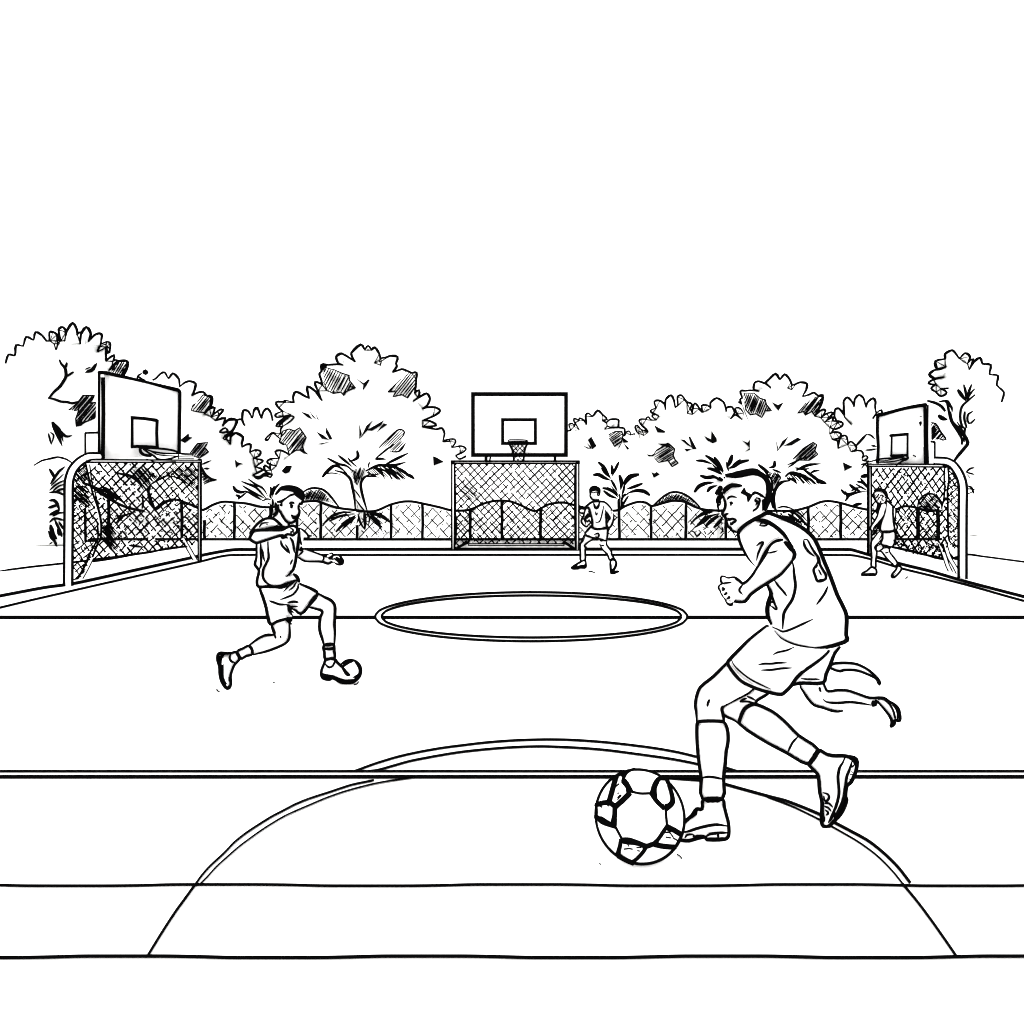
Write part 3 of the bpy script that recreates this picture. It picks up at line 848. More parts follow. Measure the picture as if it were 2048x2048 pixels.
# ---- row tree, middle right
D = 28.0
e = R(Mo, [(535,640),(560,650),(600,680),(655,695),(610,705),(570,690),(615,728),(560,700),(535,650),(548,632),(600,690),(655,698),(645,672),(600,630),(575,585),(590,575),(640,575),(655,553),(682,582)])
e2 = R(Mo, [(735,580),(700,540),(715,525),(760,545),(700,510),(682,492),(735,465),(722,400),(770,395),(815,430),(825,478),(830,385),(878,342),(905,395),(920,460),(950,437),(945,355),(975,343),(1010,385),(1035,410),(1075,425),(1060,470),(1040,518),(1035,420)])
e3 = R(Mo, [(1085,525),(1095,470),(1108,420),(1150,470),(1188,505),(1180,440),(1225,440),(1265,465),(1262,415),(1318,370),(1380,405),(1398,440),(1412,500),(1420,460),(1465,455),(1490,510),(1455,568),(1500,530),(1565,575),(1520,520),(1505,465),(1545,470),(1580,515)])
t = crown('tree with three scalloped tops right of the middle, small dark leaf marks', D, [e+e2+e3], [(1560,830),(1560,1048),(1285,1048),(1285,900)], 1380, w=4.6)
hpatch(t, R(Mo, [(700,930),(740,870),(790,840),(850,800),(915,860),(900,920),(920,965),(950,995),(890,1030),(850,970),(760,990),(720,950)]), 32, 3.8)
marks(t, D, [R(Mo, p) for p in [[(715,628),(828,690),(815,703),(748,700)],[(745,805),(855,805),(880,850),(800,830)],[(640,910),(690,918),(720,900),(700,930),(665,932)],[(968,765),(1010,770),(1090,845),(1040,825)],[(1048,740),(1065,738),(1130,862),(1085,860)],[(1005,855),(1085,860),(1030,885)],
    [(1198,730),(1265,765),(1270,680),(1322,760),(1322,790),(1282,805),(1225,775)],[(1565,775),(1620,800),(1650,755),(1690,850),(1660,862),(1595,885),(1640,850)],[(688,1082),(720,1095),(740,1080),(772,1105),(712,1138)],[(890,1030),(955,990),(920,1020)],[(1895,775),(1930,850),(1900,888)]]])
t.done()

# ---- broad tree right, behind the near player
D = 25.4
e = R(Mo, [(1530,400),(1560,420),(1548,380),(1570,365),(1550,300),(1600,300),(1640,295),(1725,300),(1680,285),(1690,220),(1725,208),(1790,232),(1840,268),(1795,225),(1830,185),(1886,133)])
e2 = R(H, [(165,330),(215,283),(252,332),(290,290),(325,325),(342,360),(350,415),(318,402),(380,375),(420,358),(475,368),(468,420),(442,472),(500,460),(535,445),(570,470),(607,462),(600,530),(570,590),(545,640),(610,585),(632,592),(595,655),(650,620),(692,610),(660,650),(625,692),(700,650),(690,680),(740,685),(775,700),(765,725),(700,750),(670,735),(740,690)])
e3 = R(H, [(670,790),(715,775),(760,790),(750,820),(690,835),(735,850),(740,910),(760,820),(800,805),(815,840),(820,880),(845,855),(885,890),(890,910),(850,940),(900,930),(935,935),(950,965),(940,990),(975,975),(985,995),(945,1010),(1000,1020)])
t = crown('broad tree with two hatched masses behind the head of the near player', D, [e+e2+e3], [(1742,1000),(1742,1048),(1500,1048),(1500,850)], 1600, w=4.8)
hpatch(t, R(Mo, [(1575,320),(1680,320),(1740,370),(1790,385),(1800,430),(1850,490),(1790,490),(1755,555),(1700,520),(1645,530),(1600,480),(1590,400)]), 68, 3.8)
hpatch(t, R(H, [(540,480),(605,475),(590,540),(545,635),(520,600),(465,630),(450,600),(400,615),(470,530)]), 52, 3.8)
marks(t, D, [R(H, p) for p in [[(185,520),(235,545),(285,520),(240,595),(210,560)],[(220,840),(235,900),(228,940)],[(225,938),(270,850),(325,808),(290,870)],[(280,890),(400,818),(432,835),(350,885)],[(780,1025),(810,1040),(865,1065),(795,1100)]]])
hpatch(t, R(H, [(360,1000),(450,910),(530,860),(560,880),(545,930),(570,960),(500,1010),(420,1010)]), 42, 3.6)
t.leaf('crown', R(H, [(315,1048),(420,1005),(530,960)]), 3.4)
t.done()

# ---- tree left of the right board
D = 28.6
e = R(H, [(735,690),(712,640),(718,580),(745,575),(785,625),(800,655),(850,705),(795,650),(790,550),(790,515),(815,483),(850,515),(875,558),(882,500),(915,463),(950,490),(975,565),(990,525),(1035,490),(1052,520),(1048,560),(1060,612),(1105,590),(1100,615),(1060,620),(1030,660)])
t = crown('narrow tree with three rounded tips left of the right board', D, [e], [(1760,900),(1770,1048),(1680,1048),(1675,880)], 1735, w=4.4, Rp=45)
for p, w in [([(885,895),(930,845),(980,790)],4),([(980,790),(1015,800),(1048,832)],3),([(970,925),(1020,922),(1060,915)],3.4),([(1020,885),(1060,895)],4)]: t.stroke('crown', R(H, p), w)
t.done()

# ---- tree at the right edge
D = 24.0
e = R(H, [(2110,520),(2130,440),(2070,380),(2080,300),(2010,290),(2020,210),(1950,200),(1930,150),(1880,190),(1840,250),(1870,155),(1825,200),(1845,140),(1808,113),(1760,158),(1720,110),(1695,88),(1640,118),(1640,160),(1560,178),(1575,240),(1645,225),(1600,248),(1550,255),(1508,290),(1550,320),(1625,312),(1540,335),(1500,362),(1565,375),(1525,405),(1565,435),(1605,472),(1650,440),(1600,410),(1665,405)])
t = crown('tree at the far right edge with thin curved branches', D, [e], [(1915,800),(1915,1048),(2000,1048)], 1960, w=4.8)
t.part('branch', 'branch', 'leaf')
for p, w in [([(1490,510),(1560,530),(1610,560),(1640,600)],4.6),([(1650,510),(1665,570),(1690,680),(1740,760),(1780,830),(1780,880)],4),([(1680,600),(1700,690),(1770,760),(1830,860),(1800,910),(1745,975),(1712,1022)],5.0),([(1890,460),(1830,510),(1780,560),(1765,640),(1780,720),(1810,750)],3.6),
              ([(1805,600),(1800,660),(1820,740)],3.6),([(1870,600),(1830,630),(1840,700),(1890,665)],3.4),([(1810,735),(1800,790),(1830,858)],3.8),([(1740,690),(1790,770),(1800,860)],2.4)]:
    t.stroke('branch', R(H, p), w, d=D-1.1, taper=.7)
for p, w in [([(1745,415),(1775,460),(1815,515)],6.5),([(1795,372),(1812,440),(1815,510)],4.5),([(1862,372),(1840,430),(1820,510)],4.5),([(1890,408),(1860,440),(1820,515)],3.6),([(1580,630),(1620,660),(1660,670)],8),([(1585,520),(1660,515),(1700,600)],5),([(1640,520),(1690,560),(1700,610)],4.5)]:
    t.leaf('branch', R(H, p), w, d=D-1.1)
t.hatch('branch', R(H, [(1495,690),(1560,700),(1645,830),(1500,845)]), 50, 3.4, 2.4, d=D-1.1)
t.stroke('branch', R(H, [(1500,690),(1560,705),(1600,770),(1645,835),(1560,820)]), 3, d=D-1.1)
for p, w in [([(1815,1110),(1850,1080),(1885,1072)],3.4),([(1815,1110),(1850,1120),(1885,1130)],3.0),([(1825,1130),(1850,1160)],3),([(1830,1225),(1860,1240),(1880,1290)],3.4),([(1835,1250),(1885,1255)],5),([(1835,1290),(1870,1275)],4)]: t.stroke('branch', R(H, p), w, d=D-1.1)
t.done()

# ================================================================ bushes behind the fence
GB = 'clipped bushes behind the fence'
def bush(label, poly, D, angs, gap=3.4, w=5):
    t = Thing('bush', label, 'bush', (W(sum(p[0] for p in poly)/len(poly),0,D).x, D, 0), GB, lift=.01)
    vb = HZ + CAMZ*F/D
    t.part('foliage', 'foliage', 'leaf')
    u0, u1 = min(p[0] for p in poly), max(p[0] for p in poly)
    t.puff('foliage', [p[:2] for p in poly] + [(u1, vb), (u0, vb)], D, 26, 0, n=1, step=8)
    t.stroke('foliage', poly, w, d=D-.01, taper=.6)
    return t
ra = (400,940,.20704)
D = 20.4
t = bush('dark hatched rounded bush right of the left player, behind the fence', R(ra, [(985,225),(1030,195),(1080,178),(1130,178),(1185,192),(1230,225),(1270,270),(1305,315),(1345,365)]), D, 0)
t.hatch('foliage', R(ra, [(1000,230),(1070,190),(1150,190),(1220,240),(1290,320),(1200,300),(1100,290),(1010,295)]), 60, 2.6, 2.0)
t.hatch('foliage', R(ra, [(1000,230),(1070,190),(1150,190),(1220,240),(1180,290),(1100,270),(1010,285)]), -35, 5, 1.8)
t.stroke('foliage', R(ra, [(1130,300),(1200,320),(1260,345),(1330,362)]), 3.4); t.done()
t = bush('dark hatched rounded bush between the palm and the near player, behind the fence', R(Mo, [(705,1410),(755,1365),(810,1320),(870,1285),(930,1278),(990,1292),(1050,1325),(1110,1375),(1160,1425)]), D, 0)
PB = R(Mo, [(720,1408),(790,1345),(860,1300),(930,1290),(1000,1305),(1070,1350),(1140,1415),(1090,1400),(1010,1362),(900,1350),(800,1378)])
t.hatch('foliage', PB, 55, 2.8, 2.2); t.hatch('foliage', PB, -25, 5, 2); t.done()
t = bush('dark hatched round bush seen through the net of the right goal', R(FR, [(935,780),(955,700),(1010,640),(1075,605),(1150,615),(1220,680),(1260,760),(1265,820)]), D, 0, w=4)
t.hatch('foliage', R(FR, [(950,770),(1000,660),(1080,615),(1180,640),(1250,740),(1240,830),(1100,820)]), -42, 3.6, 1.6)
t.stroke('foliage', R(FR, [(940,790),(1000,780),(1100,830),(1270,835)]), 3.6); t.done()
t = bush('pale rounded bush at the left edge behind the curved goal post', R(L2, [(-60,150),(20,105),(80,90),(170,70),(250,90),(310,125)]), 20.2, 0, w=4)
for p, w in [([(90,180),(120,230),(140,270)],4.5),([(100,330),(180,210),(240,160)],4),([(100,350),(230,230)],2.4),([(90,390),(160,330),(240,290)],3),([(120,400),(180,350),(240,330)],2.8),([(90,410),(170,408),(240,440)],4),([(150,405),(200,380),(240,375)],4),
              ([(90,490),(130,485),(160,510),(185,575)],5),([(80,560),(165,530)],5),([(90,630),(190,575)],5),([(120,640),(180,610),(235,605)],3.4),([(90,700),(140,660),(230,680)],4),([(80,780),(110,850),(140,880),(165,940)],4),([(100,720),(130,830),(160,860)],6),([(140,670),(200,800),(210,840)],4),([(180,690),(230,770)],3.5),([(170,760),(190,820),(210,800)],4.5),([(90,910),(120,890)],2.5),([(90,1000),(120,1030),(160,1060)],3),([(180,1040),(200,985),(230,1000)],3.4)]:
    t.stroke('foliage', R(L2, p), w)
t.done()

# ================================================================ palms
GP = 'palms along the fence'
def palm(label, u, vtop, D, cat='palm tree', name='palm_tree'):
    t = Thing(name, label, cat, (W(u,0,D).x, D, 0), GP, lift=.01)
    t.part('trunk', 'trunk', 'leaf'); t.part('fronds', 'fronds', 'leaf')
    return t
def ptrunk(t, poly, D, w, foot):
    """tapered trunk from the traced outline, carried down to the ground"""
    t.puff('trunk', poly, D, 9, 0, n=2, step=4)
    u, v = foot; vb = HZ + CAMZ*F/D
    t.part('trunk')['acc'].tube([W(u,v,D+.06), W(u+1,(v+vb)/2,D+.06), W(u,vb,D+.06)], [.055,.06,.075], 8, False, 0)
# palm between left player and the middle goal
D = 19.98
t = palm('palm with a pale twisted trunk and arching crown, left of the middle goal', 718, 930, D)
ptrunk(t, R(T, [(1165,1150),(1185,1230),(1195,1300),(1200,1400),(1290,1400),(1262,1310),(1242,1240),(1245,1170),(1290,1100),(1240,1030),(1180,1048),(1150,1090)]), D, 4, (721,1020))
for p, w in [([(1040,1085),(1110,1105),(1160,1150),(1178,1220),(1192,1290),(1200,1390)],4.6),([(1320,1110),(1270,1140),(1245,1180),(1248,1240),(1265,1310),(1292,1395)],4.6),([(1190,1230),(1225,1275),(1240,1300)],2.2),([(1205,1310),(1240,1360),(1275,1400)],2.6),([(1200,1100),(1195,1150),(1215,1200)],2.6),([(1240,1060),(1225,1110),(1230,1160)],3),([(1180,1080),(1215,1110)],2.4),([(1215,1350),(1220,1380)],2),([(1205,1400),(1245,1402),(1295,1400)],4)]:
    t.stroke('trunk', R(T, p), w, d=D-.16)
t.hatch('trunk', R(T, [(1165,1080),(1280,1060),(1250,1140),(1225,1200),(1190,1180)]), 70, 3.6, 2, d=D-.15)
df = D-.2
for p, w in [([(945,1138),(985,1090),(1050,1048),(1140,1110)],7),([(960,1115),(1020,1105),(1100,1120)],3),([(985,990),(1060,1030),(1150,1060)],5.5),([(1068,968),(1120,1010),(1180,1060)],5.5),([(1140,985),(1170,1020),(1215,1060)],4),([(1214,930),(1218,985),(1150,1020)],6.5),([(1060,1030),(1130,1048),(1200,1110)],4),
             ([(1300,1065),(1305,1035),(1320,1015)],3.4),([(1355,1000),(1395,995),(1440,1000)],5.5),([(1355,995),(1440,925),(1500,880)],4.2),([(1440,1035),(1530,990),(1622,945)],6),([(1420,1040),(1500,1045),(1600,1018)],6),
             ([(1280,1090),(1370,1048),(1440,1048),(1560,1080),(1660,1155)],6),([(1500,1045),(1560,1090),(1660,1152)],5.5),([(1350,1060),(1450,1100),(1490,1168)],4.5),([(1400,1048),(1500,1110),(1555,1168)],4.5),([(1330,1060),(1400,1100),(1430,1155)],4.5),([(1290,1100),(1340,1120),(1390,1110)],4),([(1460,1060),(1540,1120),(1600,1160)],4),([(1280,1135),(1330,1130),(1390,1140)],4),
             ([(1590,1115),(1630,1130),(1660,1155)],7)]:
    t.leaf('fronds', R(T, p), w, d=df)
t.hatch('fronds', R(T, [(1280,1080),(1370,1040),(1470,1045),(1560,1090),(1600,1150),(1550,1165),(1480,1150),(1420,1130),(1340,1130)]), -42, 3.2, 2.0, d=df)
t.hatch('fronds', R(T, [(1380,910),(1480,800),(1540,768),(1580,790),(1560,850),(1590,880),(1540,930),(1470,945),(1450,900)]), 45, 3.6, 2.2, d=df)
t.stroke('fronds', R(T, [(1380,915),(1480,815),(1540,768),(1580,790),(1545,850)]), 3, d=df); t.stroke('fronds', R(T, [(1590,870),(1545,935),(1470,942)]), 3, d=df)
t.part('skirt', 'dead_fronds', 'leaf')
dg = DF - .12
for p, w in [([(950,1502),(1020,1440),(1110,1408),(1200,1420)],5.5),([(960,1490),(1040,1420),(1200,1400)],3),([(1000,1478),(1080,1440),(1200,1425)],5),([(1050,1560),(1110,1500),(1200,1430)],6),([(1100,1540),(1150,1490),(1215,1440)],5),([(1090,1500),(1150,1460),(1210,1430)],3.6),([(1010,1460),(1100,1430),(1160,1425)],3.4),
             ([(1220,1420),(1240,1490),(1280,1552)],4.5),([(1270,1400),(1275,1470),(1275,1550)],6.5),([(1290,1410),(1310,1450),(1300,1520)],4),([(1280,1420),(1360,1480),(1412,1560)],5.5),([(1310,1420),(1380,1480),(1400,1550)],4.5),([(1300,1410),(1400,1440),(1500,1505)],6.5),([(1340,1405),(1420,1440),(1480,1490)],4.5),([(1330,1430),(1380,1500),(1410,1555)],3.4),([(1230,1440),(1210,1500)],3.2),([(1200,1430),(1160,1510)],3.2)]:
    t.leaf('skirt', R(T, p), w, d=dg)
t.hatch('skirt', R(T, [(1290,1410),(1380,1430),(1420,1500),(1380,1520),(1320,1470)]), -40, 3.4, 1.8, d=dg)
t.done()

# palm behind the left player's head
t = palm('palm with feathery drooping fronds directly behind the left player', 541, 960, D)
ptrunk(t, R(ra, [(670,300),(690,470),(745,420),(735,300),(715,270),(680,270)]), D, 4, (545,1010))
for p, w in [([(680,330),(690,380),(680,440),(640,480)],5),([(745,300),(735,340),(745,420),(720,460)],5),([(700,280),(705,320),(700,350)],3.2),([(655,320),(670,330)],5)]: t.stroke('trunk', R(ra, p), w, d=D-.1)
for p, w in [([(320,155),(350,200),(400,215),(450,200)],7),([(345,240),(380,260),(365,285)],6),([(365,285),(420,240),(470,200)],4),([(400,110),(450,130),(540,170),(600,230),(655,290)],4.5),([(465,85),(540,140),(610,180),(660,260)],4.2),([(510,45),(560,80),(620,50),(700,45)],6),([(410,150),(470,190),(560,240),(640,280)],4.5),([(430,200),(520,240),(600,290)],4.5),([(460,215),(540,260),(615,300)],3.6),
             ([(680,160),(690,200),(680,260),(700,280)],5),([(770,130),(730,170),(710,210),(700,270)],5),([(720,150),(700,190),(700,240)],3.4),([(580,60),(640,30),(690,30)],5),([(540,30),(590,10),(640,-10)],4.5),([(600,300),(650,280),(690,290)],3.6),([(480,130),(520,150),(560,165)],3.4)]:
    t.leaf('fronds', R(ra, p), w, d=df)
t.done()

# bushy palm right of the far player
t = palm('young palm with separate pointed leaves behind the player by the middle goal', 1240, 930, D)
t.part('trunk')['acc'].tube([W(1238,1000,D), W(1238,1095,D)], [.05,.07], 8, False, 0)
for p, w in [([(372,1340),(375,1400),(375,1460)],4.5),([(470,1310),(430,1370),(400,1430)],4),([(400,1340),(405,1400),(395,1450)],4)]: t.stroke('trunk', R(Mo, p), w, d=D-.06)
for p, w in [([(175,985),(225,1030),(260,1090),(300,1150)],7.5),([(205,1040),(240,1090),(290,1140)],5),([(375,985),(345,1048),(305,1130)],6),([(305,1015),(310,1060),(300,1110)],6),([(125,1110),(180,1108),(240,1140),(300,1165)],8),([(300,1155),(330,1210),(365,1275)],5.5),([(380,1110),(400,1180),(392,1260)],8),([(570,1105),(490,1125),(445,1170),(425,1225)],10),
             ([(605,1192),(520,1225),(440,1250)],6.5),([(675,1308),(620,1270),(540,1262),(450,1290)],8),([(215,1235),(280,1250),(330,1280),(370,1330)],7),([(225,1260),(290,1310),(365,1340)],6.5),([(260,1230),(310,1260),(360,1310)],5),([(430,1200),(420,1260),(400,1320)],5),([(440,1290),(410,1330),(395,1400)],5),([(300,1220),(345,1270),(380,1320)],3),([(470,1290),(420,1320),(405,1370)],3.4),([(380,1290),(385,1330),(378,1370)],3.6)]:
    t.leaf('fronds', R(Mo, p), w, d=D-.1)
t.done()

# palm left of the near player's head, and the one behind it
t = palm('palm with a star of pointed leaves in front of the near player\'s face', 1440, 950, D)
t.part('trunk')['acc'].tube([W(1437,960,D), W(1440,1095,D)], [.06,.08], 8, False, 0)
for p, w in [([(1345,1330),(1330,1400),(1340,1445)],3.4),([(1400,1200),(1370,1280),(1345,1330)],3.6)]: t.stroke('trunk', R(Mo, p), w, d=D-.08)
for p, w in [([(1120,972),(1190,975),(1290,1010)],6),([(1210,920),(1270,960),(1330,1020),(1390,1100)],7),([(1295,935),(1340,1000),(1390,1080)],6.5),([(1280,960),(1330,1030),(1370,1080)],4),([(1470,915),(1450,980),(1415,1048)],8),([(1415,985),(1425,1040),(1440,1080)],4),([(1630,968),(1540,990),(1480,1030),(1430,1048)],8),([(1550,960),(1500,1000),(1440,1060)],5),
             ([(1228,1045),(1290,1060),(1370,1110)],7),([(1160,1115),(1220,1135),(1290,1130),(1340,1150)],8),([(1270,1110),(1320,1140),(1380,1180)],5.5),([(1103,1280),(1150,1220),(1220,1190),(1300,1180)],8),([(1130,1250),(1200,1200),(1280,1195)],4),([(1228,1278),(1260,1235),(1330,1210)],7),([(1280,1010),(1330,1060),(1380,1110)],4),([(1340,1130),(1370,1160),(1400,1180)],6),([(1310,1300),(1350,1260),(1370,1300)],9)]:
    t.leaf('fronds', R(Mo, p), w, d=D-.1)
t.part('skirt', 'dead_fronds', 'leaf')
for p, w in [([(1065,1590),(1120,1530),(1200,1490),(1290,1470)],4.5),([(1100,1550),(1180,1480),(1260,1460),(1350,1460)],4.5),([(1110,1615),(1200,1560),(1260,1510),(1350,1480)],5.5),([(1140,1600),(1220,1520),(1300,1490)],5),([(1210,1610),(1270,1550),(1340,1490)],7),([(1240,1590),(1310,1530),(1360,1500)],4),([(1290,1620),(1350,1560),(1380,1510)],6.5),([(1200,1650),(1220,1690)],2.6),([(1225,1695),(1290,1640)],2.6),([(1140,1430),(1200,1460),(1280,1470)],3.4),([(1065,1650),(1100,1660),(1130,1695),(1180,1640)],3),([(1370,1610),(1380,1650),(1350,1680)],3.4),([(1330,1470),(1380,1450),(1400,1480)],4)]:
    t.leaf('skirt', R(Mo, p), w, d=dg)
t.done()

rb = (1400,920,.20704)
t = palm('palm with a bending trunk and ragged crown just right of the near player\'s head', 1548, 960, D)
ptrunk(t, R(rb, [(700,380),(705,440),(740,510),(760,540),(735,450),(725,330),(735,280),(800,215),(740,130),(690,160),(715,280)]), D, 4, (1553,1030))
for p, w in [([(870,200),(800,210),(750,250),(722,300),(710,380),(720,450),(745,515)],5.4),([(640,130),(690,190),(700,260),(700,300)],3.4),([(690,380),(700,440),(710,470)],3.4)]: t.stroke('trunk', R(rb, p), w, d=D-.12)
t.hatch('trunk', R(rb, [(640,120),(760,110),(790,190),(730,260),(700,230)]), 60, 3.2, 2.2, d=D-.14)
for p, w in [([(562,42),(620,90),(680,130)],6.5),([(600,70),(660,150),(700,200)],4.5),([(720,5),(715,60),(660,75)],6.5),([(700,90),(750,110),(790,125)],4.5),([(720,130),(770,160),(780,190)],4),([(850,72),(900,40),(960,-10),(1050,-30)],4),([(930,100),(1040,50),(1175,35)],6.5),([(920,75),(1000,90),(1060,80)],5),([(1070,125),(1110,105),(1160,103)],5),([(1000,90),(1080,150),(1150,200),(1220,230)],6.5),
             ([(820,160),(880,120),(960,140),(1080,265)],5),([(860,130),(940,150),(1010,240)],5),([(840,180),(900,190),(940,235)],6),([(930,120),(1020,160),(1130,240)],5),([(1130,205),(1180,215),(1225,232)],8),([(1125,180),(1180,200),(1220,225)],3)]:
    t.leaf('fronds', R(rb, p), w, d=df)
t.hatch('fronds', R(rb, [(810,165),(880,110),(980,120),(1080,180),(1160,230),(1090,240),(1000,220),(930,200)]), -45, 3.4, 2.2, d=df)
t.part('skirt', 'dead_fronds', 'leaf')
for p, w in [([(745,465),(800,450),(860,460),(930,490)],4),([(800,510),(860,490),(940,500),(1045,600)],5),([(790,540),(860,560),(940,620)],6),([(850,520),(920,570),(980,620)],6),([(900,500),(970,560),(1050,660)],5.5),([(860,500),(940,530),(1050,640)],4),([(940,590),(1000,600),(1048,660)],4)]:
    t.leaf('skirt', R(rb, p), w, d=dg)
t.done()

# palm by the post of the right goal
t = palm('small palm with spiky fronds left of the right goal post', 1700, 960, D)
t.part('trunk')['acc'].tube([W(1742,985,D), W(1745,1095,D)], [.05,.07], 8, False, 0)
for p, w in [([(765,1255),(800,1290),(850,1290),(900,1260)],6),([(800,1355),(830,1310),(905,1280),(985,1272)],5),([(835,1212),(880,1250),(930,1270)],6.5),([(930,1150),(970,1140),(1000,1130)],8),([(900,1190),(950,1200),(990,1250)],5.5),([(890,1210),(940,1240),(985,1265)],4),([(925,1160),(960,1200),(990,1230)],4),([(850,1270),(890,1245),(930,1240)],4),([(860,1395),(910,1378),(945,1375)],6.5),([(800,1270),(820,1320),(805,1350)],5),([(935,1080),(970,1048),(990,1100)],3.2),([(930,1045),(965,1040),(1000,1020)],4)]:
    t.leaf('fronds', R(H, p), w, d=D-.1)
t.done()

# palm seen through the net of the left goal
Dq = 18.9
t = palm('palm with a forked arch of fronds seen through the net of the left goal', 302, 960, Dq)
ptrunk(t, R(L2, [(1000,480),(1010,590),(1110,590),(1070,450),(1060,380),(1000,400)]), Dq, 4, (303,1020))
for p, w in [([(1045,390),(1060,460),(1085,530),(1105,570)],5.5),([(990,440),(995,520),(985,570)],3.2),([(1065,350),(1045,390),(1050,420)],5)]: t.stroke('trunk', R(L2, p), w, d=Dq-.12)
for p, w in [([(580,360),(640,370),(700,420),(800,500),(850,550)],7),([(520,350),(600,390),(700,420)],6),([(720,215),(800,235),(870,250),(950,310),(1010,400)],8),([(800,235),(900,260),(980,330),(1040,390)],5),([(1060,340),(1140,290),(1220,250),(1300,180)],6),([(1180,250),(1300,260),(1400,310),(1500,380)],5),([(740,700),(800,640),(880,610)],8),([(700,680),(790,640),(900,600)],5),([(860,920),(930,930),(1010,940)],7),([(1110,560),(1200,500),(1300,475),(1400,510),(1510,550)],6)]:
    t.leaf('fronds', R(L2, p), w*.7, d=Dq-.1)
for poly, a, gp in [([(860,200),(960,160),(1060,200),(1180,260),(1070,320),(1040,400),(960,300)],-50,3.0),([(1180,240),(1300,150),(1520,170),(1520,420),(1400,300),(1270,240)],-42,3.0),([(540,370),(660,380),(790,500),(640,450)],-35,2.8),
                    ([(600,720),(690,720),(740,900),(700,960),(600,870)],-50,3.6)]:
    t.hatch('fronds', R(L2, poly), a, gp, 2.0, d=Dq-.1)
t.done()
# ================================================================ people and balls
Bo = (1380,1280,.22774); C = (1160,1500,.17598)
GPn = 'players on the court'
# ---------------- near player, running to the left
DN = 3.6
t = Thing('person', 'nearest player in plain sleeveless shirt and shorts running left behind the large ball', 'person', G(1530,1678), None, lift=.0015)
Dt = DN
t.part('body', 'body', 'skin')['vox'] = .0055
t.part('hair', 'hair'); t.part('shirt', 'shirt', 'cloth'); t.part('shorts', 'shorts', 'cloth')
t.part('sockA', 'sock', 'cloth'); t.part('shoeA', 'shoe', 'paper'); t.part('sockB', 'sock', 'cloth'); t.part('shoeB', 'shoe', 'paper')
t.part('strap', 'waist_ribbon', 'cloth')
dA = lin((1500,1300,DN-.03),(1430,1500,DN-.07))   # standing leg
dB = lin((1500,1350,DN+.04),(1700,1560,DN+.12))   # trailing leg
# far arm swung back (with a curled hand)
dF = lin((1600,1370,DN+.10),(1780,1420,DN+.2))
arm = R(Bo, [(1000,330),(1160,330),(1178,390),(1190,420),(1212,450),(1300,440),(1390,445),(1480,475),(1580,508),(1700,508),(1750,540),(1795,565),(1828,600),(1842,650),(1840,708),(1800,708),(1795,735),(1762,760),(1772,735),(1768,700),(1740,650),(1700,600),(1650,545),(1632,530),(1635,570),(1600,582,0),(1560,600,0),(1480,620,0),(1345,622),(1300,628),(1240,620),(1170,595),(1090,572),(1040,520),(1000,460),(968,400,0)])
t.puff('body', arm, dF, 22, 4.6, body=True)
# core under the clothes: torso, hips, thighs
t.puff('body', R(rb, [(560,590),(700,620),(880,700),(1080,960),(1200,1250),(1280,1500),(1250,1700),(1000,1740),(800,1620),(760,1400),(780,1200),(620,960),(480,800),(430,700)]), DN+.05, 34, 0, body=True)
t.puff('body', [(1540,1280),(1630,1285),(1655,1300),(1640,1345),(1560,1355),(1490,1345),(1470,1310)], DN+.05, 30, 0, body=True)
# trailing leg B
legB = R(Bo, [(555,360,0),(760,400,0),(700,462),(640,500),(590,530),(572,560,0),(548,563,0),(478,600,0),(437,740),(390,705),(300,662),(278,620),(290,582),(360,540),(440,500),(555,430)])
t.puff('body', legB, dB, 28, 4.6, body=True)
t.puff('body', R(Bo, [(560,600),(730,660),(940,860),(1100,980),(1040,1070),(860,960),(660,850),(460,720)]), dB, 18, 0, body=True)
# standing leg A
legA = R(Bo, [(345,185),(320,205),(205,320),(92,412),(60,485),(46,570),(55,640),(60,722,0),(80,1100,0),(120,1380,0),(280,1380,0),(300,1100,0),(300,720),(290,650),(280,610),(292,580,0),(340,555,0),(440,500,0),(555,428,0),(560,380,0),(450,300,0)])
t.puff('body', legA, dA, 28, 5.0, body=True)
# head and neck
dH = lin((1440,1000,DN-.03),(1540,1000,DN-.05))
head = R(rb, [(240,300),(214,332),(230,372),(243,420),(240,462),(218,505),(215,520),(235,545),(250,572),(252,600),(268,640),(292,655),(312,685),(355,697),(378,690,0),(450,800,0),(600,820,0),(720,640,0),(650,510,0),(650,440,0),(655,330,0),(600,190,0),(480,150,0),(340,170,0),(260,230,0)])
t.puff('body', head, dH, 42, 4.4, body=True)
# near arm with fist
dR = lin((1570,1100,DN-.20),(1460,1180,DN-.30))
armN = R(rb, [(655,885,0),(700,815,0),(770,785,0),(810,790),(860,845),(912,905),(905,950),(880,990),(830,1050),(780,1105),(715,1150),(650,1190),(570,1240),(490,1300),(460,1340),(432,1368),(370,1372),(305,1365),(305,1398),(272,1388),(245,1335),(218,1300),(200,1260),(183,1230),(215,1195),(205,1165),(213,1128),(270,1145),(335,1137),(380,1165),(420,1192),(500,1120),(545,1050),(600,970),(640,910)])
t.puff('body', armN, dR, 26, 5.0, body=True)
def S(key, o, L, **k):
    for p, w in L: t.stroke(key, R(o, p), w, **k)
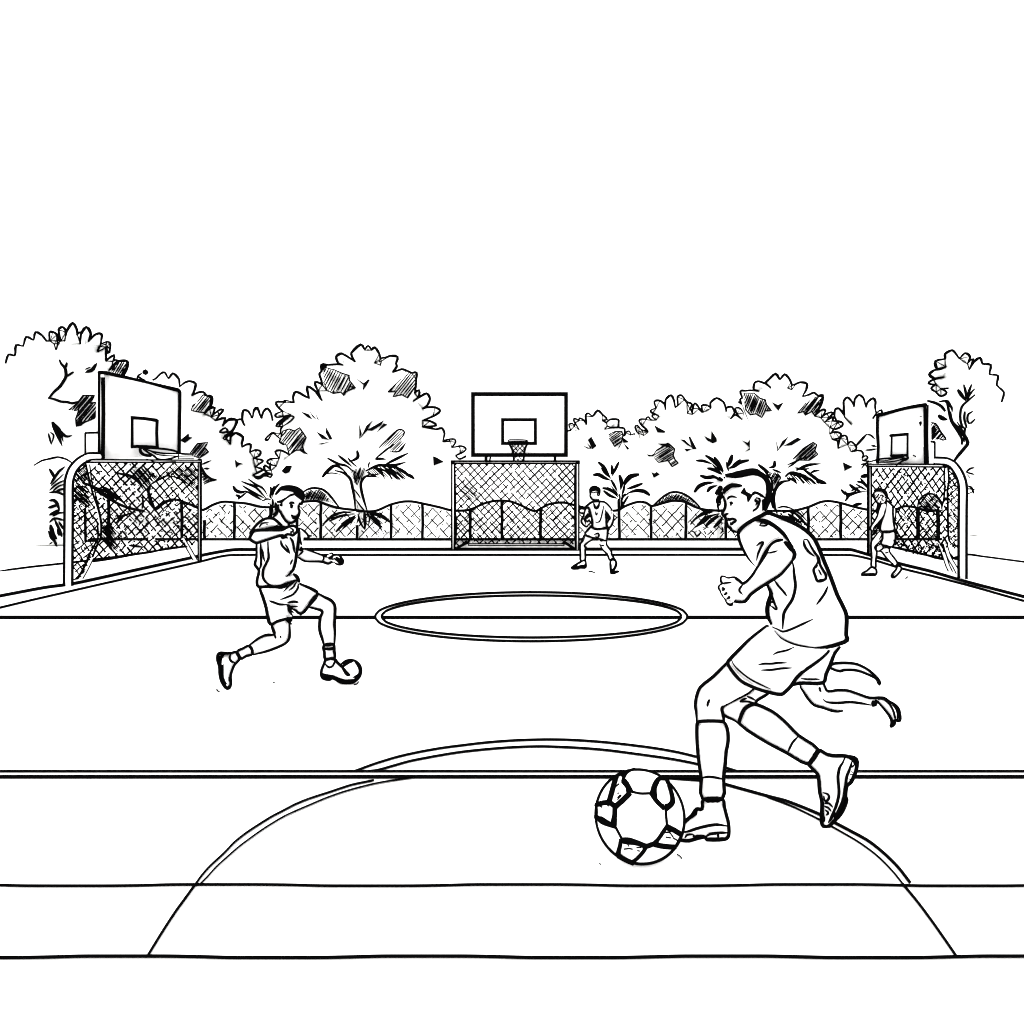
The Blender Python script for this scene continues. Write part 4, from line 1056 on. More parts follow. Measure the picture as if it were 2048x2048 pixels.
# hand: thumb on top, four curled fingers
for pts in ([(213,1128),(270,1148),(335,1140),(330,1185),(270,1190),(222,1185)], [(185,1225),(215,1205),(300,1215),(300,1250),(215,1262)], [(200,1262),(250,1248),(310,1258),(305,1292),(225,1300)], [(222,1300),(265,1285),(320,1295),(315,1325),(248,1338)], [(250,1338),(285,1322),(335,1335),(330,1365),(275,1385)]):
    t.puff('body', R(rb, pts), lambda u,v: dR(u,v)-.028, 9, 0, body=True, step=1.6)
S('body', rb, [([(215,1195),(250,1188),(305,1182)],3.2),([(205,1245),(225,1248),(238,1240),(225,1262)],3.2),([(212,1225),(235,1248),(212,1262)],3),([(228,1300),(245,1295),(258,1280),(250,1300)],3.4),([(255,1340),(272,1335),(285,1318),(280,1345)],3.4),([(300,1365),(285,1355)],3.4),([(420,1195),(385,1240),(382,1265),(412,1300)],3.6),([(245,1340),(262,1358)],3)])
S('body', rb, [([(655,900),(700,890),(752,875)],3.0)])
# face
S('body', rb, [([(262,382),(280,360),(310,352),(355,362)],4.0),([(245,548),(250,525),(275,518)],4),([(252,578),(280,580),(312,568),(345,583),(320,605),(300,622),(295,600)],4.2),([(265,560),(300,575)],3.6),([(292,652),(305,680),(340,692)],4.0),([(205,395),(180,440),(172,400),(190,375)],3)])
t.fill('body', R(rb, [(282,408),(300,398),(325,415),(310,428),(295,450)]), n=1)
# ear
t.puff('body', R(rb, [(515,340),(545,330),(580,350),(590,390),(578,430),(545,475),(515,500),(505,480),(520,430),(512,380)]), DN-.135, 8, 0, body=True, step=2)
S('body', rb, [([(500,340),(530,315),(580,335),(625,365)],5),([(540,362),(575,375),(572,420),(550,465),(515,490),(520,495)],3.6),([(525,380),(555,400),(535,440)],3.2),([(545,365),(530,395),(550,410)],2.6)])
t.fill('body', R(rb, [(505,480),(530,478),(520,500),(508,500)]), n=1)
# hair: pale crown with thick dark rim
hair = R(rb, [(240,300,0),(222,315,0),(195,300),(200,250,0),(232,180,0),(245,150),(340,135),(430,120),(520,112),(590,138),(640,185),(668,260),(668,370),(645,440),(622,490,0),(605,460,0),(600,390,0),(580,350,0),(530,325,0),(500,345,0),(465,400,0),(440,350,0),(392,315,0),(425,275,0),(405,245,0),(310,250,0),(262,280,0)])
t.puff('hair', hair, DN-.045, 40, 8.0, thick=1.1)
S('hair', rb, [([(250,150),(330,145),(400,132),(500,112),(560,125),(620,165)],11.5),([(640,190),(662,260),(662,350),(640,440)],9),([(232,320),(245,285),(300,248),(350,245),(405,248)],7.5),([(165,420),(185,370),(215,330)],8),([(235,160),(235,180)],6)])
for p in [[(388,318),(420,270),(432,265),(450,305),(500,330),(530,318),(505,350),(485,385),(465,412),(455,395),(450,350)], [(598,385),(640,360),(665,370),(655,430),(632,480),(602,490),(600,440)], [(150,330),(180,265),(205,300),(228,320),(205,350)],[(320,125),(350,118),(420,118),(410,138),(330,150)]]:
    t.fill('hair', R(rb, p), n=1)
# shirt
shirt = R(rb, [(650,512),(600,535),(520,575),(440,625),(378,685),(375,745),(400,830),(450,920),(500,985),(555,1035,0),(600,1120,0),(640,1190),(685,1290),(660,1370),(648,1440),(655,1510),(690,1590,0),(712,1655),(780,1725),(900,1783),(1000,1808),(1110,1825),(1250,1803),(1330,1780),(1422,1740),(1412,1690),(1415,1500),(1370,1390),(1325,1300),(1262,1130),(1200,980),(1110,770),(1030,685),(930,620),(780,555)])
t.puff('shirt', shirt, DN, 62, 6.2, thick=.95)
sleeve = R(rb, [(540,575,0),(640,590,0),(740,650,0),(820,725,0),(868,790,0),(800,770),(750,780),(700,810),(655,865),(610,940),(565,1020,0),(540,1030,0),(450,900,0),(385,720,0),(440,630,0)])
t.puff('shirt', sleeve, DN-.10, 34, 6.0)
S('shirt', rb, [([(520,580),(580,582),(640,592),(700,625),(760,670),(820,730),(866,795)],7),([(868,790),(880,830),(905,880),(915,910),(905,950),(892,975)],6),([(820,785),(860,835),(900,885)],7),
    ([(892,980),(905,1040),(912,1120),(922,1200),(915,1270),(890,1350),(850,1410),(812,1475),(803,1540),(798,1630)],4.6),([(718,1160),(760,1220),(810,1275),(838,1315)],3.8),([(640,1190),(675,1270),(700,1330),(745,1450)],3.8),([(680,1400),(685,1375),(710,1375),(740,1430),(735,1445),(700,1420),(678,1405)],3.4),
    ([(1235,1220),(1210,1280),(1170,1340),(1125,1398)],3.8),([(690,1610),(750,1635),(800,1658),(880,1635),(980,1590),(1090,1538)],3.6),([(545,832),(575,805),(610,792),(585,850),(560,910),(546,972)],3.6),([(573,632),(598,608),(650,628),(610,635),(573,632)],3.0),
    ([(1000,770),(1037,770),(1070,830),(1110,895),(1145,945),(1160,1010),(1190,1065),(1215,1110),(1212,1150),(1140,1172),(1115,1120),(1098,1060),(1120,1020),(1140,975),(1130,940)],4.2),([(1000,775),(1012,830),(1050,885),(1105,932)],4.2),([(1130,1030),(1115,1045),(1140,1015)],2.6),([(1145,1055),(1160,1085),(1175,1115)],2.6),([(1135,1170),(1210,1155)],5)])
# shorts
sh1 = R(Bo, [(690,-125),(633,-95),(515,0),(440,75),(345,175),(330,205),(380,285),(450,360),(555,415),(700,462),(800,478),(840,452),(890,400),(930,340),(985,285),(1100,205),(1170,150),(1222,88,0),(1100,75,0),(920,45,0),(800,-10,0)])
sh2 = R(Bo, [(1222,85,0),(1318,55),(1270,120),(1230,220),(1195,300),(1170,375),(1000,378),(925,388),(895,400,0),(935,340,0),(985,285,0),(1100,205,0),(1170,150,0)])
t.puff('shorts', sh2, DN+.05, 36, 5.6)
t.puff('shorts', sh1, DN-.02, 52, 5.6)
S('shorts', Bo, [([(362,170),(390,225),(450,285),(530,345),(620,392),(712,432)],2.8),([(600,218),(650,208),(720,208),(770,200),(850,200)],3.6),([(625,265),(720,262),(800,250),(895,245)],3.6),([(730,128),(770,108),(850,90),(915,62)],3.2),([(975,338),(1030,345),(1140,345)],3.2)])
# ribbon flying from the waist
t.puff('strap', R(Bo, [(1228,235),(1260,208),(1370,200),(1470,213),(1560,258),(1620,308),(1660,355),(1667,392),(1640,345),(1590,315),(1500,278),(1440,265),(1350,265),(1318,275),(1258,258)]), DN+.12, 5, 4.4, step=2.2)
S('body', Bo, [([(150,585),(160,550),(172,520)],4.2),([(500,495),(540,510),(575,530)],3.6),([(435,542),(470,520),(500,512)],3.2),([(440,545),(500,540),(570,555)],3.4),([(1140,412),(1142,440),(1152,455)],3.6),([(1170,520),(1200,545),(1300,553),(1400,545),(1500,555),(1590,572)],4.2),([(1600,575),(1612,555),(1608,530)],6),([(1635,530),(1632,575)],5),
    ([(1650,522),(1700,520),(1750,560),(1785,620),(1800,680),(1805,712)],3.4),([(1780,570),(1810,605),(1825,650),(1820,700)],3.2),([(1770,705),(1785,725),(1770,755)],5)])
# socks and shoes
sA = R(Bo, [(70,722),(130,712),(240,712),(298,722),(328,780),(336,880),(318,985),(310,1090),(295,1215),(285,1392),(110,1392),(98,1220),(75,1050),(62,900),(60,760)])
t.puff('sockA', sA, lambda u,v: dA(u,v)-.004, 30, 5.4)
S('sockA', Bo, [([(102,1212),(150,1202),(210,1205),(290,1222)],3.8),([(110,1392),(285,1392)],5)])
sB = R(Bo, [(437,738),(448,670),(480,605),(548,565),(600,570),(730,632),(830,712),(955,838),(1130,965),(1085,1030),(1040,1092),(850,992),(650,885)])
t.puff('sockB', sB, lambda u,v: dB(u,v)-.004, 26, 5.4)
S('sockB', Bo, [([(955,842),(905,895),(880,940),(858,988)],3.4)])
shA = R(C, [(1400,568),(1620,560),(1640,640),(1665,740),(1688,830),(1690,970),(1650,1012),(1440,1018),(1420,990),(1330,1005),(1240,1030),(1150,1025),(1060,1000),(1040,950),(1120,880),(1225,785),(1270,745),(1325,670),(1385,670)])
t.puff('shoeA', shA, DN-.07, 40, 5.4, thick=.8)
S('shoeA', C, [([(1150,935),(1220,928),(1320,895),(1450,862),(1560,848),(1680,865)],4.4),([(1430,985),(1480,955),(1570,942),(1680,940)],4),([(1570,945),(1570,1005)],4.4),([(1440,995),(1450,965),(1550,960)],2.6),([(1290,960),(1300,1000)],5),([(1190,1000),(1220,965),(1290,958)],3.2),([(1430,1010),(1560,1012),(1670,1005)],5),([(1300,980),(1420,975)],3.6),([(1325,668),(1385,672)],5),([(1235,785),(1290,740),(1330,720)],4.4),([(1455,568),(1460,578)],2.5)])
t.fill('shoeA', R(C, [(1240,760),(1320,665),(1390,668),(1340,690),(1330,735),(1290,745),(1230,790)]), n=1)
shB = R(Bo, [(1130,968),(1200,1002),(1262,1015),(1340,1015),(1400,1025),(1462,1045),(1462,1130),(1442,1190),(1412,1250),(1378,1280),(1366,1370),(1376,1400),(1355,1470),(1318,1535),(1262,1592),(1210,1640),(1170,1635),(1155,1600),(1158,1500),(1158,1420),(1138,1330),(1125,1190),(1085,1140),(1045,1092),(1085,1030)])
t.puff('shoeB', shB, lambda u,v: dB(u,v)-.005, 30, 5.6)
S('shoeB', Bo, [([(1362,1030),(1340,1080),(1315,1120),(1300,1200),(1310,1330),(1300,1400),(1275,1480),(1245,1540),(1215,1605)],4.4),([(1425,1060),(1400,1140),(1380,1190),(1368,1260),(1350,1380),(1320,1460),(1285,1530),(1260,1585)],4.2),([(1060,1080),(1090,1030),(1130,980)],6.4),([(1165,1340),(1210,1355),(1222,1385),(1190,1415),(1175,1370)],3.8),([(1180,1435),(1220,1435),(1255,1470)],3.6),([(1180,1460),(1215,1475),(1240,1505)],3.6),([(1185,1490),(1215,1520),(1195,1540)],3.6),([(1170,1540),(1175,1600)],5),([(1262,1480),(1270,1520),(1225,1600)],2.6),
    ([(1405,1180),(1430,1182)],3.4),([(1395,1220),(1415,1225)],3.4),([(1330,1440),(1350,1440)],4),([(1300,1490),(1320,1500)],4),([(1415,1120),(1440,1100)],3.4),([(1430,1165),(1415,1150)],3)])
t.fill('shoeB', R(Bo, [(1362,1020),(1425,1040),(1460,1048),(1462,1110),(1440,1100),(1425,1062)]), n=1)
t.fill('shoeB', R(Bo, [(1360,1400),(1378,1395),(1355,1470),(1318,1535),(1262,1592),(1300,1500)]), n=1)
t.fill('shoeB', R(Bo, [(1155,1440),(1172,1450),(1180,1560),(1165,1625),(1152,1590)]), n=1)
t.done()

# ---------------- near ball
db = 3.386; rbm = 88.8*db/F
cb = W(1279.3,1630.8,db); cb.z = rbm+.001
def ball(label, c, r, solid, lines, wr, dots=None):
    """ball with its dark panels and seams lying on the sphere; solid/lines in ball coordinates (-1..1, -1..1)"""
    e = bpy.data.objects.new('football', None)
    a = Acc()
    n, m = 48, 24
    vs = [c + Vector((0,0,r))]; fs = []
    for j in range(1, m):
        for i in range(n):
            th = math.pi*j/m; ph = 2*math.pi*i/n
            vs.append(c + r*Vector((math.sin(th)*math.cos(ph), math.sin(th)*math.sin(ph), math.cos(th))))
    vs.append(c - Vector((0,0,r)))
    for i in range(n):
        fs.append((0, 1+i, 1+(i+1)%n)); fs.append((len(vs)-1, 1+(m-2)*n+(i+1)%n, 1+(m-2)*n+i))
        for j in range(m-2): fs.append((1+j*n+i, 1+(j+1)*n+i, 1+(j+1)*n+(i+1)%n, 1+j*n+(i+1)%n))
    a.add(vs, fs, 0)
    # local frame facing down the court towards the viewer's side
    yv = (c - Vector((0,0,CAMZ))).normalized(); xv = yv.cross(Vector((0,0,1))).normalized(); zv = xv.cross(yv)
    def sp(x, y, back=False):
        l = math.hypot(x, y)
        if l > .985: x, y = x/l*.985, y/l*.985
        k = math.sqrt(max(0, 1-x*x-y*y))
        return c + r*1.004*(xv*x + zv*y - yv*k*(-1 if back else 1))
    for pts, w in lines:
        q = smooth(pts, False, 4); P = []
        q = resample(q, .06)
        for x, y in q: P.append(sp(x, y))
        a.tube(P, [w*wr*KI*1.12]*len(P), 6, False, 1)
        Pb = [sp(-x, y, True) for x, y in q]           # the far half is stitched the same way
        a.tube(Pb, [w*wr]*len(Pb), 6, False, 1)
    for pts in solid:
        q = smooth(pts, True, 2); q = resample(q + [q[0]], .07)[:-1]; nb = len(q)
        xs = [p[0] for p in q]; ys = [p[1] for p in q]; vc = [Vector(p) for p in q]
        y = min(ys)
        while y < max(ys):
            x = min(xs)
            while x < max(xs):
                if inside(q, x, y) and bdist(q, x, y) > .025: vc.append(Vector((x, y)))
                x += .06
            y += .06
        vo, eo, fo, *_ = delaunay_2d_cdt(vc, [], [list(range(nb))], 1, 1e-5)
        a.add([c + (sp(p.x, p.y)-c)*1.014 for p in vo], [tuple(f) for f in fo], 1)
        a.add([c + (sp(-p.x, p.y, True)-c)*1.010 for p in vo], [tuple(f) for f in fo], 1)
    ring = [c + r*.972*(xv*math.cos(2*math.pi*i/72)+zv*math.sin(2*math.pi*i/72)) - yv*r*.30 for i in range(72)]
    a.tube(ring, 2.8*wr*KI/1.15, 6, True, 1)
    bpy.data.objects.remove(e)
    o = make_obj('football', a, M['paper'], None, Vector((c.x, c.y, 0)))
    tag(o, label, 'ball'); return o
def bc(L): return [((x-678)/537.0, -(y-743)/537.0) for x, y in L]
lines = [(bc([(585,485),(690,500),(810,490)]),1.7),(bc([(810,490),(870,570),(960,650)]),3.2),(bc([(977,650),(980,740),(990,830)]),1.9),(bc([(990,830),(940,900),(880,985),(815,1040)]),2.6),(bc([(480,1010),(560,1005),(660,1030),(755,1058),(820,1035)]),3.4),(bc([(395,865),(440,940),(480,1010)]),1.9),
    (bc([(395,660),(392,760),(390,860)]),3.6),(bc([(400,660),(480,590),(570,500)]),3.8),(bc([(490,365),(530,410),(580,495)]),4.0),(bc([(480,370),(510,290),(560,245),(620,215)]),2.4),(bc([(820,490),(850,400),(900,325),(950,315)]),3.2),(bc([(1000,330),(1030,420),(1055,520),(1052,580),(975,650)]),3.6),
    (bc([(400,330),(370,450),(330,600)]),4.2),(bc([(165,650),(250,625),(330,620),(390,650)]),3.4),(bc([(165,780),(250,830),(330,850),(400,865)]),3.6),(bc([(465,1010),(450,1090),(420,1180)]),2.8),(bc([(430,1180),(520,1220),(610,1250)]),4.5),(bc([(755,1065),(720,1120),(660,1190),(610,1235)]),2.6),
    (bc([(990,840),(1070,875),(1150,915)]),3.4),(bc([(840,1035),(940,1050),(1080,1058)]),3.6),(bc([(1140,950),(1110,1010),(1080,1055)]),2.0),(bc([(870,540),(865,430),(910,330)]),1.6),(bc([(1060,960),(1110,985)]),1.0),(bc([(500,1110),(560,1100),(600,1105)]),1.0),(bc([(640,1085),(700,1080)]),.9),(bc([(650,1115),(680,1120)]),.9),(bc([(420,560),(450,530),(465,530),(420,580)]),.9),(bc([(970,905),(1020,905),(1060,950)]),1.0),(bc([(975,955),(1030,960)]),1.0),(bc([(210,660),(240,672)]),1.0),(bc([(300,635),(315,660)]),1.0),(bc([(390,440),(440,400)]),1.2),(bc([(430,500),(425,520)]),1.0),(bc([(540,1045),(552,1075)]),1.0)]
solid = [bc(p) for p in [[(400,330),(430,330),(410,400),(385,520),(345,610),(315,610),(345,500),(385,380)],[(430,300),(475,270),(520,255),(492,340),(470,380),(468,320)],[(480,365),(515,370),(560,460),(580,495),(525,505),(520,440)],[(530,505),(575,500),(480,600),(400,665),(400,640)],
    [(860,420),(870,520),(900,590),(950,600),(975,650),(870,560),(815,490)],[(990,330),(1015,380),(1068,530),(1062,580),(990,655),(960,600),(1010,590),(1025,520),(1000,400)],[(160,640),(190,690),(190,765),(165,800),(145,740)],[(380,650),(405,700),(405,860),(350,850),(365,750)],
    [(190,775),(240,770),(300,800),(350,825),(350,850),(230,820)],[(445,1080),(478,1030),(478,1090),(465,1160),(530,1200),(570,1235),(600,1255),(430,1190)],[(480,1005),(570,1005),(700,1045),(760,1060),(720,1110),(705,1075),(600,1055),(490,1050)],[(985,835),(1070,870),(1160,915),(1130,935),(1060,900),(985,885)],
    [(985,840),(970,900),(890,1010),(900,1020),(1050,1035),(1090,1030),(1050,1070),(940,1055),(830,1035),(900,950)],[(380,280),(470,250),(600,212),(520,260),(430,320)]]]
ball('large white football with dark panels at the feet of the nearest player', cb, rbm, solid, lines, db/F)

# ---------------- left player, running to the right
DM = 6.4
D4 = (400,1160,.18634)
t = Thing('person', 'left player in vest and shorts running right, one arm folded across the chest', 'person', G(600,1362), None, lift=.002)
t.part('body', 'body', 'skin')['vox'] = .007
t.part('hair', 'hair'); t.part('shirt', 'vest', 'cloth'); t.part('shorts', 'shorts', 'cloth')
t.part('sA', 'sock', 'cloth'); t.part('fA', 'shoe', 'paper'); t.part('sB', 'sock', 'cloth'); t.part('fB', 'shoe', 'paper')
dl1 = lin((600,1180,DM+.02),(660,1360,DM-.03)); dl2 = lin((560,1240,DM-.02),(480,1378,DM-.28))
# far arm and open hand
armF = R(ra, [(900,790,0),(950,770,0),(1000,762),(1090,790),(1190,825),(1225,835),(1268,806),(1280,815),(1255,840),(1300,828),(1340,825),(1365,850),(1382,880),(1375,905),(1350,912),(1320,905),(1300,885),(1275,888),(1240,905),(1190,890),(1150,885),(1020,882),(980,865),(938,840),(900,860,0)])
t.puff('body', armF, lin((590,1110,DM+.12),(680,1120,DM+.05)), 10, 4.2, body=True, step=2)
for pts in ([(1280,845),(1310,838),(1375,872),(1368,888),(1300,862)],[(1260,862),(1290,858),(1355,898),(1340,910),(1270,880)],[(1285,832),(1335,826),(1372,852),(1365,866),(1300,845)],[(1215,838),(1265,808),(1280,815),(1245,842)]):
    t.puff('body', R(ra, pts), lambda u,v: DM+.035, 3, 0, body=True, step=1.2, n=2)
# core
t.puff('body', R(ra, [(600,620),(780,600),(900,640),(880,900),(860,1100),(900,1200),(1050,1230),(1000,1320),(860,1300),(830,1420),(720,1440),(650,1250),(620,1100),(590,900)]), DM+.04, 16, 0, body=True)
# neck and head
t.puff('body', R(ra, [(690,470),(725,430),(740,330),(850,480),(865,530),(800,570),(730,560)]), DM, 14, 0, body=True)
head = R(ra, [(732,330,0),(745,385),(772,405),(800,445),(820,480),(845,503),(880,513),(918,493),(948,452),(962,405),(952,355),(970,315,0),(990,280,0),(960,215,0),(860,180,0),(770,215,0)])
t.puff('body', head, DM-.02, 22, 4.0, body=True, step=3)
# legs
leg1 = R(ra, [(1000,1180,0),(1130,1190),(1200,1225),(1268,1260),(1303,1308),(1305,1400),(1300,1500),(1305,1560),(1298,1700,0),(1290,1830,0),(1215,1830,0),(1195,1690),(1180,1630),(1155,1545),(1160,1425),(1182,1370),(1150,1350),(1050,1325,0),(980,1300,0)])
t.puff('body', leg1, dl1, 15, 4.8, body=True)
leg2 = R(ra, [(675,1400,0),(690,1495),(712,1560),(722,1592,0),(720,1592),(660,1592),(620,1600),(560,1630),(475,1692,0),(380,1745,0),(390,1830,0),(512,1785),(650,1750),(800,1690),(850,1650),(866,1600),(862,1460,0),(850,1380,0)])
t.puff('body', leg2, dl2, 16, 4.8, body=True)
# near arm folded across the chest
dR2 = lin((510,1070,DM-.10),(590,1060,DM-.16))
arm2 = R(ra, [(520,590),(560,582),(650,577),(790,578),(830,555),(860,545),(900,538),(935,562),(938,590),(915,618),(895,632),(870,622),(840,622),(820,640),(790,632),(760,638),(660,670),(600,690),(550,705),(510,690),(480,660),(488,635)])
t.puff('body', arm2, dR2, 12, 4.6, body=True, step=2)
for pts in ([(870,560),(905,545),(935,565),(930,585),(890,580)],[(875,580),(935,585),(925,602),(880,598)],[(870,598),(920,600),(905,622),(870,615)],[(840,600),(880,605),(870,625),(835,625)]):
    t.puff('body', R(ra, pts), lambda u,v: dR2(u,v)-.015, 3.4, 0, body=True, step=1.2, n=2)
def S(key, o, L, **k):
    for p, w in L: t.stroke(key, R(o, p), w, **k)
S('body', ra, [([(862,325),(885,315),(915,322)],4),([(960,335),(985,328),(992,300)],3.4),([(880,432),(905,452),(925,445)],4),([(885,445),(905,468),(935,445),(950,425)],3.4),([(850,500),(865,540),(905,528)],4),([(762,330),(750,355),(760,390),(790,405)],3.6),([(772,330),(795,350)],4),
    ([(735,320),(745,360),(740,415),(705,460)],4.4),([(775,405),(800,450),(838,500)],4),([(868,560),(895,572),(900,590),(875,600),(888,612)],3),([(900,600),(905,618)],3.4),([(800,575),(850,560)],2.6)])
t.fill('body', R(ra, [(868,330),(890,328),(905,345),(892,375),(870,365)]), n=1)
S('body', ra, [([(1190,832),(1195,855),(1182,880)],3),([(1235,850),(1265,852),(1290,868)],3),([(1240,862),(1280,858)],2.6),([(1290,850),(1320,870),(1345,900)],3.2),([(1310,840),(1345,862),(1365,885)],3.6),([(1335,872),(1360,885)],5),([(950,830),(980,800),(1000,780)],3),([(960,775),(1000,765)],5)])
t.fill('body', R(ra, [(1330,865),(1372,872),(1378,900),(1350,905)]), n=1)
S('body', ra, [([(722,1590),(727,1612),(730,1628)],3.2)]); t.fill('body', R(ra, [(768,1610),(778,1595),(790,1612),(778,1630)]), n=1)
# hair
t.puff('hair', R(ra, [(728,300,0),(728,240),(755,205),(790,170),(860,158),(930,172),(985,210),(1002,260),(985,300,0),(950,275,0),(912,240,0),(850,262,0),(800,310,0),(798,350,0),(780,335,0),(742,318,0)]), DM-.03, 24, 5, thick=1.1, step=3)
t.fill('hair', R(ra, [(860,165),(900,178),(940,172),(988,212),(1003,262),(985,300),(950,275),(905,240),(900,215),(850,205),(780,200),(745,235),(728,250),(755,205),(800,172)]), d=DM-.15, n=1)
t.fill('hair', R(ra, [(738,300),(780,290),(830,262),(870,232),(910,222),(912,245),(870,258),(825,290),(800,315),(798,352),(782,345),(775,320),(745,320)]), d=DM-.15, n=1)
# vest
t.puff('shirt', R(ra, [(700,468),(750,500),(795,548),(840,552,0),(900,540,0),(952,560),(955,640),(948,720),(935,800),(925,880),(900,970),(860,1020,0),(900,1000,0),(945,1050),(960,1085,0),(850,1092),(780,1125),(680,1122),(565,1128),(550,1070),(570,975),(548,940),(530,910),(545,840),(545,700,0),(560,600,0),(640,500,0)]), DM, 26, 4.6, step=3.5)
t.puff('shirt', R(ra, [(955,560),(1010,592),(1048,640),(1035,662),(1000,662,0),(985,740),(960,770),(945,760,0),(948,650,0)]), DM+.03, 8, 3.2, step=2.2)
t.puff('shirt', R(ra, [(485,620),(505,580),(555,520),(600,485),(650,465),(710,470),(750,500),(792,546),(700,556),(620,575),(520,588)]), DM-.10, 14, 4.4, step=2.5)
S('shirt', ra, [([(655,690),(658,770),(662,850),(640,900),(612,960),(605,1020),(618,1060),(650,1095),(700,1120)],4.2),([(700,1120),(780,1122),(850,1095),(900,1078),(940,1058)],5),([(587,700),(585,800),(590,880),(585,930),(570,975)],3.6),([(590,755),(605,790),(612,840),(625,885)],3),([(780,680),(790,725),(830,770),(872,808)],4),([(822,718),(845,750),(868,798)],2.6),
    ([(870,650),(895,690),(905,740),(912,800)],4),([(955,575),(955,640),(945,700),(940,770)],3.6),([(965,640),(970,690),(985,725)],3.4),([(895,862),(885,885),(873,915)],3),([(930,820),(925,880),(905,950),(885,985),(840,1025)],4.4),([(825,1022),(845,1030)],4.5),([(570,555),(600,515),(665,508)],3),([(635,525),(655,526)],2.6),([(700,560),(720,548),(800,550)],3),([(705,575),(740,565),(800,568)],2.6),([(900,1000),(940,1035),(958,1080)],5.5),([(720,545),(770,520)],2),([(780,640),(800,660),(830,650),(850,660)],3),([(885,660),(890,690)],2.6)])
# shorts
t.puff('shorts', R(ra, [(575,1132),(585,1170),(610,1235),(640,1335),(655,1420),(682,1490),(745,1462),(865,1430),(890,1425,0),(880,1385,0),(900,1345),(975,1390),(1050,1312),(1135,1195),(1080,1148),(960,1095,0),(935,1065,0),(860,1098,0),(780,1128,0),(680,1125,0)]), DM-.005, 24, 5.2, step=3.5)
S('shorts', ra, [([(578,1132),(650,1132),(740,1130),(790,1138),(840,1110)],3.6),([(950,1100),(945,1140),(900,1200),(840,1228),(775,1252)],3.8),([(668,1262),(710,1278),(770,1298),(840,1300)],3.8),([(840,1300),(870,1325),(900,1345)],5),([(845,1282),(900,1272),(952,1278)],4.2),([(860,1318),(945,1320)],3),([(850,1315),(860,1360),(895,1405)],3.6),([(865,1330),(880,1360),(905,1378)],3),([(800,1140),(850,1110)],3),([(805,1175),(860,1120),(930,1062)],3),([(855,1165),(900,1130),(940,1070)],3),([(1135,1195),(1090,1255),(1040,1325)],6)])
t.fill('shorts', R(ra, [(820,1450),(895,1430),(895,1460),(880,1470),(898,1495),(870,1495)]), n=1)
# socks, shoes
t.puff('sA', R(D4, [(1330,702),(1430,692),(1442,760),(1444,845),(1400,842),(1345,850),(1335,780)]), lambda u,v: dl1(u,v)-.005, 11, 4.6, step=2)
S('sA', D4, [([(1338,708),(1432,698)],3.2),([(1342,732),(1400,732),(1432,722)],3),([(1342,745),(1435,742)],4)])
t.puff('sB', R(D4, [(530,708),(562,792),(500,815),(430,845),(398,770),(460,735)]), lambda u,v: dl2(u,v)-.005, 11, 4.6, step=2)
t.puff('fA', R(D4, [(1345,860),(1400,842),(1445,848),(1475,885),(1530,935),(1600,990),(1670,1035),(1680,1060),(1655,1092),(1600,1104),(1510,1098),(1430,1055),(1390,1070),(1325,1058),(1302,1025),(1306,960),(1335,890)]), DM-.04, 13, 4.4, step=2)
t.fill('fA', R(D4, [(1305,995),(1360,1008),(1430,1022),(1500,1050),(1560,1068),(1640,1062),(1678,1050),(1665,1088),(1600,1106),(1520,1104),(1430,1056),(1390,1072),(1325,1060),(1302,1030)]), n=1)
S('fA', D4, [([(1345,900),(1365,925),(1392,938),(1425,920),(1440,890),(1448,858)],3.6),([(1350,860),(1400,845)],3)])
t.puff('fB', R(D4, [(250,782),(330,785),(385,772),(412,800),(428,842),(400,880),(372,910),(350,955),(328,1030),(332,1100),(322,1150),(300,1167),(270,1150),(230,1085),(212,1010),(208,930),(188,860),(190,805),(210,782)]), lambda u,v: dl2(u,v)-.005, 13, 4.4, step=2)
t.fill('fB', R(D4, [(210,780),(330,778),(330,790),(262,795),(255,820),(255,1040),(275,1090),(305,1130),(322,1140),(300,1168),(262,1145),(225,1080),(208,1010),(210,940),(190,870),(187,810)]), n=1)
t.fill('fB', R(D4, [(305,1040),(330,1030),(330,1110),(305,1080)]), n=1)
S('fB', D4, [([(330,798),(318,835),(335,872),(375,888)],3.6),([(395,785),(415,815),(430,845)],4)])
t.done()
# small ball at his foot
rm = .083; c = W(700,1339,DM); c.z = rm+.001
def b2(L): return [((x-1612)/115.0, -(y-960)/115.0) for x, y in L]
ball('small football with black panels touching the front foot of the left player', c, rm, [b2(p) for p in [[(1510,880),(1540,855),(1600,848),(1650,862),(1600,885),(1555,915),(1525,920),(1545,880)],[(1650,858),(1700,890),(1727,950),(1720,1010),(1690,1050),(1625,1030),(1660,1005),(1695,980),(1690,930),(1660,880)],[(1480,930),(1550,915),(1580,950),(1620,995),(1610,1008),(1550,1000)]]], [(b2([(1550,910),(1600,880),(1640,862)]),1.2)], DM/F)

